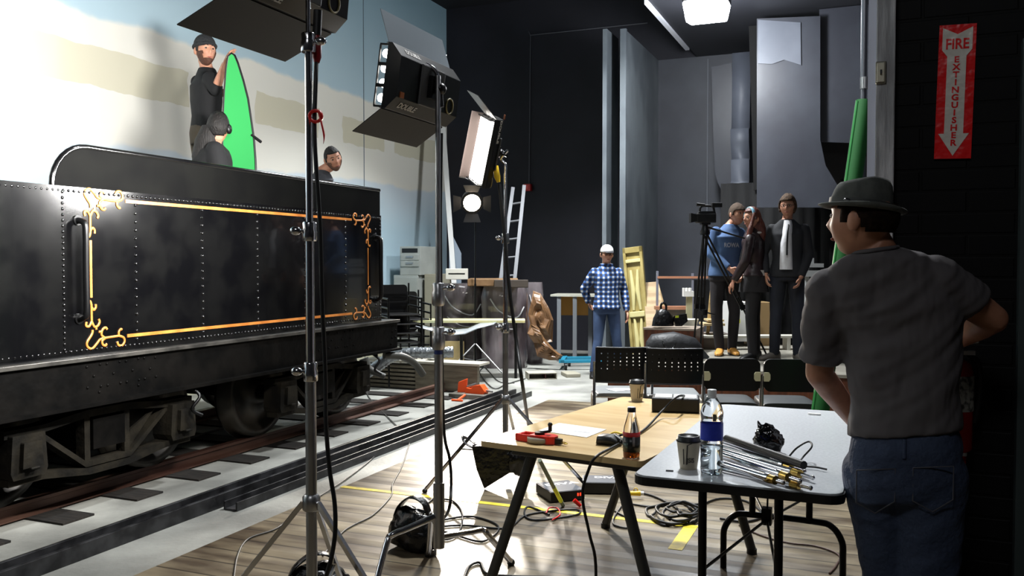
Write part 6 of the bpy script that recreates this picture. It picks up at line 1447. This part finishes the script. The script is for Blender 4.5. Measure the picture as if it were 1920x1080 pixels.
# t-shirt with folds
sx = (j['sL']-j['sR']).normalized(); fr = V((0, 0, 1)).cross(sx).normalized()*-1
pe, wa, ch, nk = j['pelvis'], j['waist'], j['chest'], j['neck']; sw = (j['sL']-j['sR']).length/2
ctr = (j['sL']+j['sR'])/2
def fold(p):
    return V((0, 0, 0))
m = MB()
secs = [(pe+V((0, 0, .05)), sx*.166, fr*.128), (wa, sx*.158, fr*.126), (wa.lerp(ch, .5), sx*.166, fr*.132), (ch, sx*.178, fr*.136), (ch.lerp(ctr, .45), sx*.188, fr*.134), (ctr+V((0, 0, .01)), sx*(sw+.02), fr*.108), (ctr.lerp(nk, .66)+V((0, 0, .0)), sx*(sw*.88), fr*.1),
        (nk-V((0, 0, .024)), sx*(sw*.66), fr*.088), (nk-V((0, 0, .012)), sx*.08, fr*.078), (nk-V((0, 0, .006)), sx*.062, fr*.066)]
m.loft(secs, 60, e=2.3)
for sd, k_ in (('L', .82), ('R', .62)):
    S, E = j['s'+sd], j['e'+sd]; e = S.lerp(E, k_)
    m.ball(S, .075, 24, 16); m.tube([S, S.lerp(E, .3), e], [.074, .072, .066], 26)
sh = obj('shirt', m, tee, fm, remesh=.0075, smooth=6)
tx = bpy.data.textures.new('folds', 'CLOUDS'); tx.noise_scale = .14; tx.noise_depth = 1
dm = sh.modifiers.new('folds', 'DISPLACE'); dm.texture = tx; dm.strength = .02; dm.mid_level = .5
e_ = bpy.data.objects.new('fold_axes', None); COL.objects.link(e_); e_.parent = fm; e_.rotation_euler = (0, .75, .2); e_.scale = (3.2, 1, .35); e_.location = (0, 0, 1.2)
dm.texture_coords = 'OBJECT'; dm.texture_coords_object = e_
obj('collar', MB().tube([nk-V((0, 0, .006))+sx*.066*math.cos(a)+fr*.067*math.sin(a) for a in [i*2*PI/28 for i in range(28)]], .007, 8, closed=True, flat=1), tee, fm)
# jeans
jm = mat('jeans_navy', (40, 50, 72), .85, col2=(56, 68, 92), scale=3, bump=.3, bscale=60)
hx, hf = sx, fr
m = MB(); m.loft([(pe+V((0, 0, .06)), hx*.15, hf*.115), (pe, hx*.165, hf*.13), (pe-V((0, 0, .09)), hx*.172, hf*.134), (pe-V((0, 0, .16)), hx*.16, hf*.12)], 40)
for sd in 'LR':
    seg(m, j['h'+sd]-V((0, 0, .05)), j['k'+sd], .108, .1, .082, 22); e = j['a'+sd]; m.tube([j['k'+sd], j['k'+sd].lerp(e, .5), e-V((0, 0, .03))], [.082, .078, .07], 22)
tr = obj('trousers', m, jm, fm, remesh=.009, smooth=4)
d2 = tr.modifiers.new('folds', 'DISPLACE'); d2.texture = tx; d2.strength = .014; d2.texture_coords = 'OBJECT'; d2.texture_coords_object = e_
bk = -fr if (Matrix.Rotation(RZ, 4, 'Z') @ fr).y > 0 else fr
for q in (-1, 1):
    c0 = pe-V((0, 0, .1))+sx*q*.08+bk*.128
    obj('back_pocket', MB().tube([c0+sx*a+V((0, 0, b)) for a, b in ((-.055, .06), (.055, .06), (.055, -.04), (0, -.075), (-.055, -.04))], .0025, 6, closed=True), mat('jeans_seam', (66, 66, 74), .8), tr)
obj('belt_loop', MB().tube([pe+V((0, 0, .045))+bk*.12, pe+V((0, 0, -.01))+bk*.131], .006, 6), jm, tr)
for sd in 'LR':
    A = j['a'+sd]; obj('shoe', MB().loft([((A.x, A.y+.08, .04), (.035, 0, 0), (0, 0, .035)), ((A.x, A.y, .05), (.042, 0, 0), (0, 0, .05)), ((A.x, A.y-.1, .04), (.046, 0, 0), (0, 0, .036)), ((A.x, A.y-.19, .03), (.03, 0, 0), (0, 0, .022))], 20), BLKPL, fm)
# hair and hat
hair(fm, j, mat('hair_brown', (20, 13, 10), .95, col2=(30, 20, 14), scale=40, bump=.5, spec=.1), .4, -.42, 1.06, top=.4)
felt = mat('grey_felt', (82, 84, 80), .95, col2=(70, 72, 69), scale=30, bump=.15)
HM = Matrix.Rotation(-RZ, 4, 'Z') @ Matrix.Translation(at(1614, 392, 2.72)-L0) 
HM = HM @ Matrix.Rotation(math.radians(8.5), 4, 'Y')
mb = MB()
# brim: a disc raised at the back rim (toward the right in view), crown with a pinch
def brimr(a): return .128+.004*math.cos(2*a)
n = 48; vs = []; rings = [(.086, .0), (.105, -.001), (.12, .0), (.131, .006)]
for k, (r, z) in enumerate(rings):
    for i in range(n):
        a = 2*PI*i/n; lx = r*1.0*math.cos(a)+.004; ly = r*.92*math.sin(a)
        vs.append((lx, ly, z+(.016*max(0, abs(math.sin(a)))**2 if k == 3 else 0)*.5-.008*(k/3)*max(0, -math.cos(a))))
mb.add(vs, [(k*n+i, k*n+(i+1) % n, (k+1)*n+(i+1) % n, (k+1)*n+i) for k in range(3) for i in range(n)], True, HM)
obj('hat_brim', mb, felt, fm, solid=.004)
mb = MB(); vs = []; prof = [(1.0, 0), (.98, .028), (.93, .06), (.88, .08), (.8, .09), (.7, .09), (.5, .078), (.28, .068), (.0, .064)]
for k, (r, z) in enumerate(prof):
    for i in range(n):
        a = 2*PI*i/n; lx = r*.096*math.cos(a); ly = r*.084*math.sin(a); pinch = 1-.16*max(0, -math.cos(a))*(z/.1)
        zz = z+(.006*abs(math.sin(a)) if k > 3 else 0)-(.028*max(0, -math.cos(a))*(z/.1)**2)*r+.0
        vs.append((lx*(1-.06*z/.1), ly*pinch, zz))
mb.add(vs, [(k*n+i, k*n+(i+1) % n, (k+1)*n+(i+1) % n, (k+1)*n+i) for k in range(len(prof)-1) for i in range(n)], True, HM)
obj('hat_crown', mb, felt, fm)
obj('hat_band', MB().lathe([(1.012, .0), (1.01, .024)], 48, HM @ Matrix.Diagonal((.096, .084, 1, 1))), mat('hat_band_grey', (62, 64, 62), .6), fm)
obj('band_pin', MB().ball((-.07, -.066, .014), (.012, .004, .006), 10, 6, HM), CHROME, fm)

# ============================================================ VIDEO CAMERA AND TRIPOD
ct = at(1322, 430, 9.6)
t = thing('camera_tripod', 'tall black tripod carrying the video camera on the platform', 'tripod', (ct.x, ct.y, .42), 0)
zh = ct.z-.42
obj('head', MB().lathe([(.05, zh-.06), (.055, zh-.03), (.04, zh), (.03, zh+.06)], 18).box(-.05, .05, -.05, .05, zh+.05, zh+.07), BLKMET, t, bevel=.004)
obj('pan_handle', MB().tube([(.03, -.02, zh+.02), (.42, -.05, zh-.1)], [.011, .009], 8), BLKMET, t)
for (px, py), yy in (((1298, 668), -.1), ((1313, 672), -.25), ((1441, 672), -.15)):
    f_ = fl(px, py, .42)-V((ct.x, ct.y, .42)); a_ = V((0, 0, zh-.05)); d_ = f_-a_
    sd = d_.cross(V((0, 1, 0))).normalized()*.018
    l_ = obj('leg', MB().tube([a_+sd, a_+d_*.6+sd], .011, 8).tube([a_-sd, a_+d_*.6-sd], .011, 8).tube([a_+d_*.5, f_], .011, 8).box(*[v for c_, r_ in zip(a_+d_*.58, (.03, .02, .025)) for v in (c_-r_, c_+r_)]), BLKMET, t)
    obj('foot', MB().ball(f_+V((0, 0, .015)), .017, 8, 6), RUBBER, l_)
obj('spreader', MB().tube([(-.05, 0, .55), (.12, 0, .5)], .008, 6).lathe([(.03, .5), (.03, .56)], 10), BLKMET, t)
t = thing('video_camera', 'black video camera with a top microphone on the tripod', 'video camera', (ct.x, ct.y, ct.z+.07), 0)
obj('camera_body', MB().box(-.1, .11, -.055, .055, 0, .1).prism([(-.1, .1), (.11, .1), (.1, .125), (-.06, .125)], -.04, .04, 'y'), BLKPL, t, bevel=.01)
obj('lens_hood', MB().prism([(-.165, .0), (-.1, .015), (-.1, .09), (-.165, .105)], -.055, .055, 'y'), BLKPL, t, bevel=.005)
obj('top_handle', MB().tube(curve([(-.06, 0, .12), (-.05, 0, .17), (0, 0, .185), (.08, 0, .175), (.1, 0, .12)], 4), .013, 8), BLKPL, t)
obj('microphone', MB().tube([(-.1, -.03, .2), (-.01, -.03, .19)], .018, 10), BLKPL, t)
obj('monitor', MB().box(.06, .17, -.07, -.02, .165, .215), BLKPL, t, bevel=.006)
bpy.context.view_layer.update()
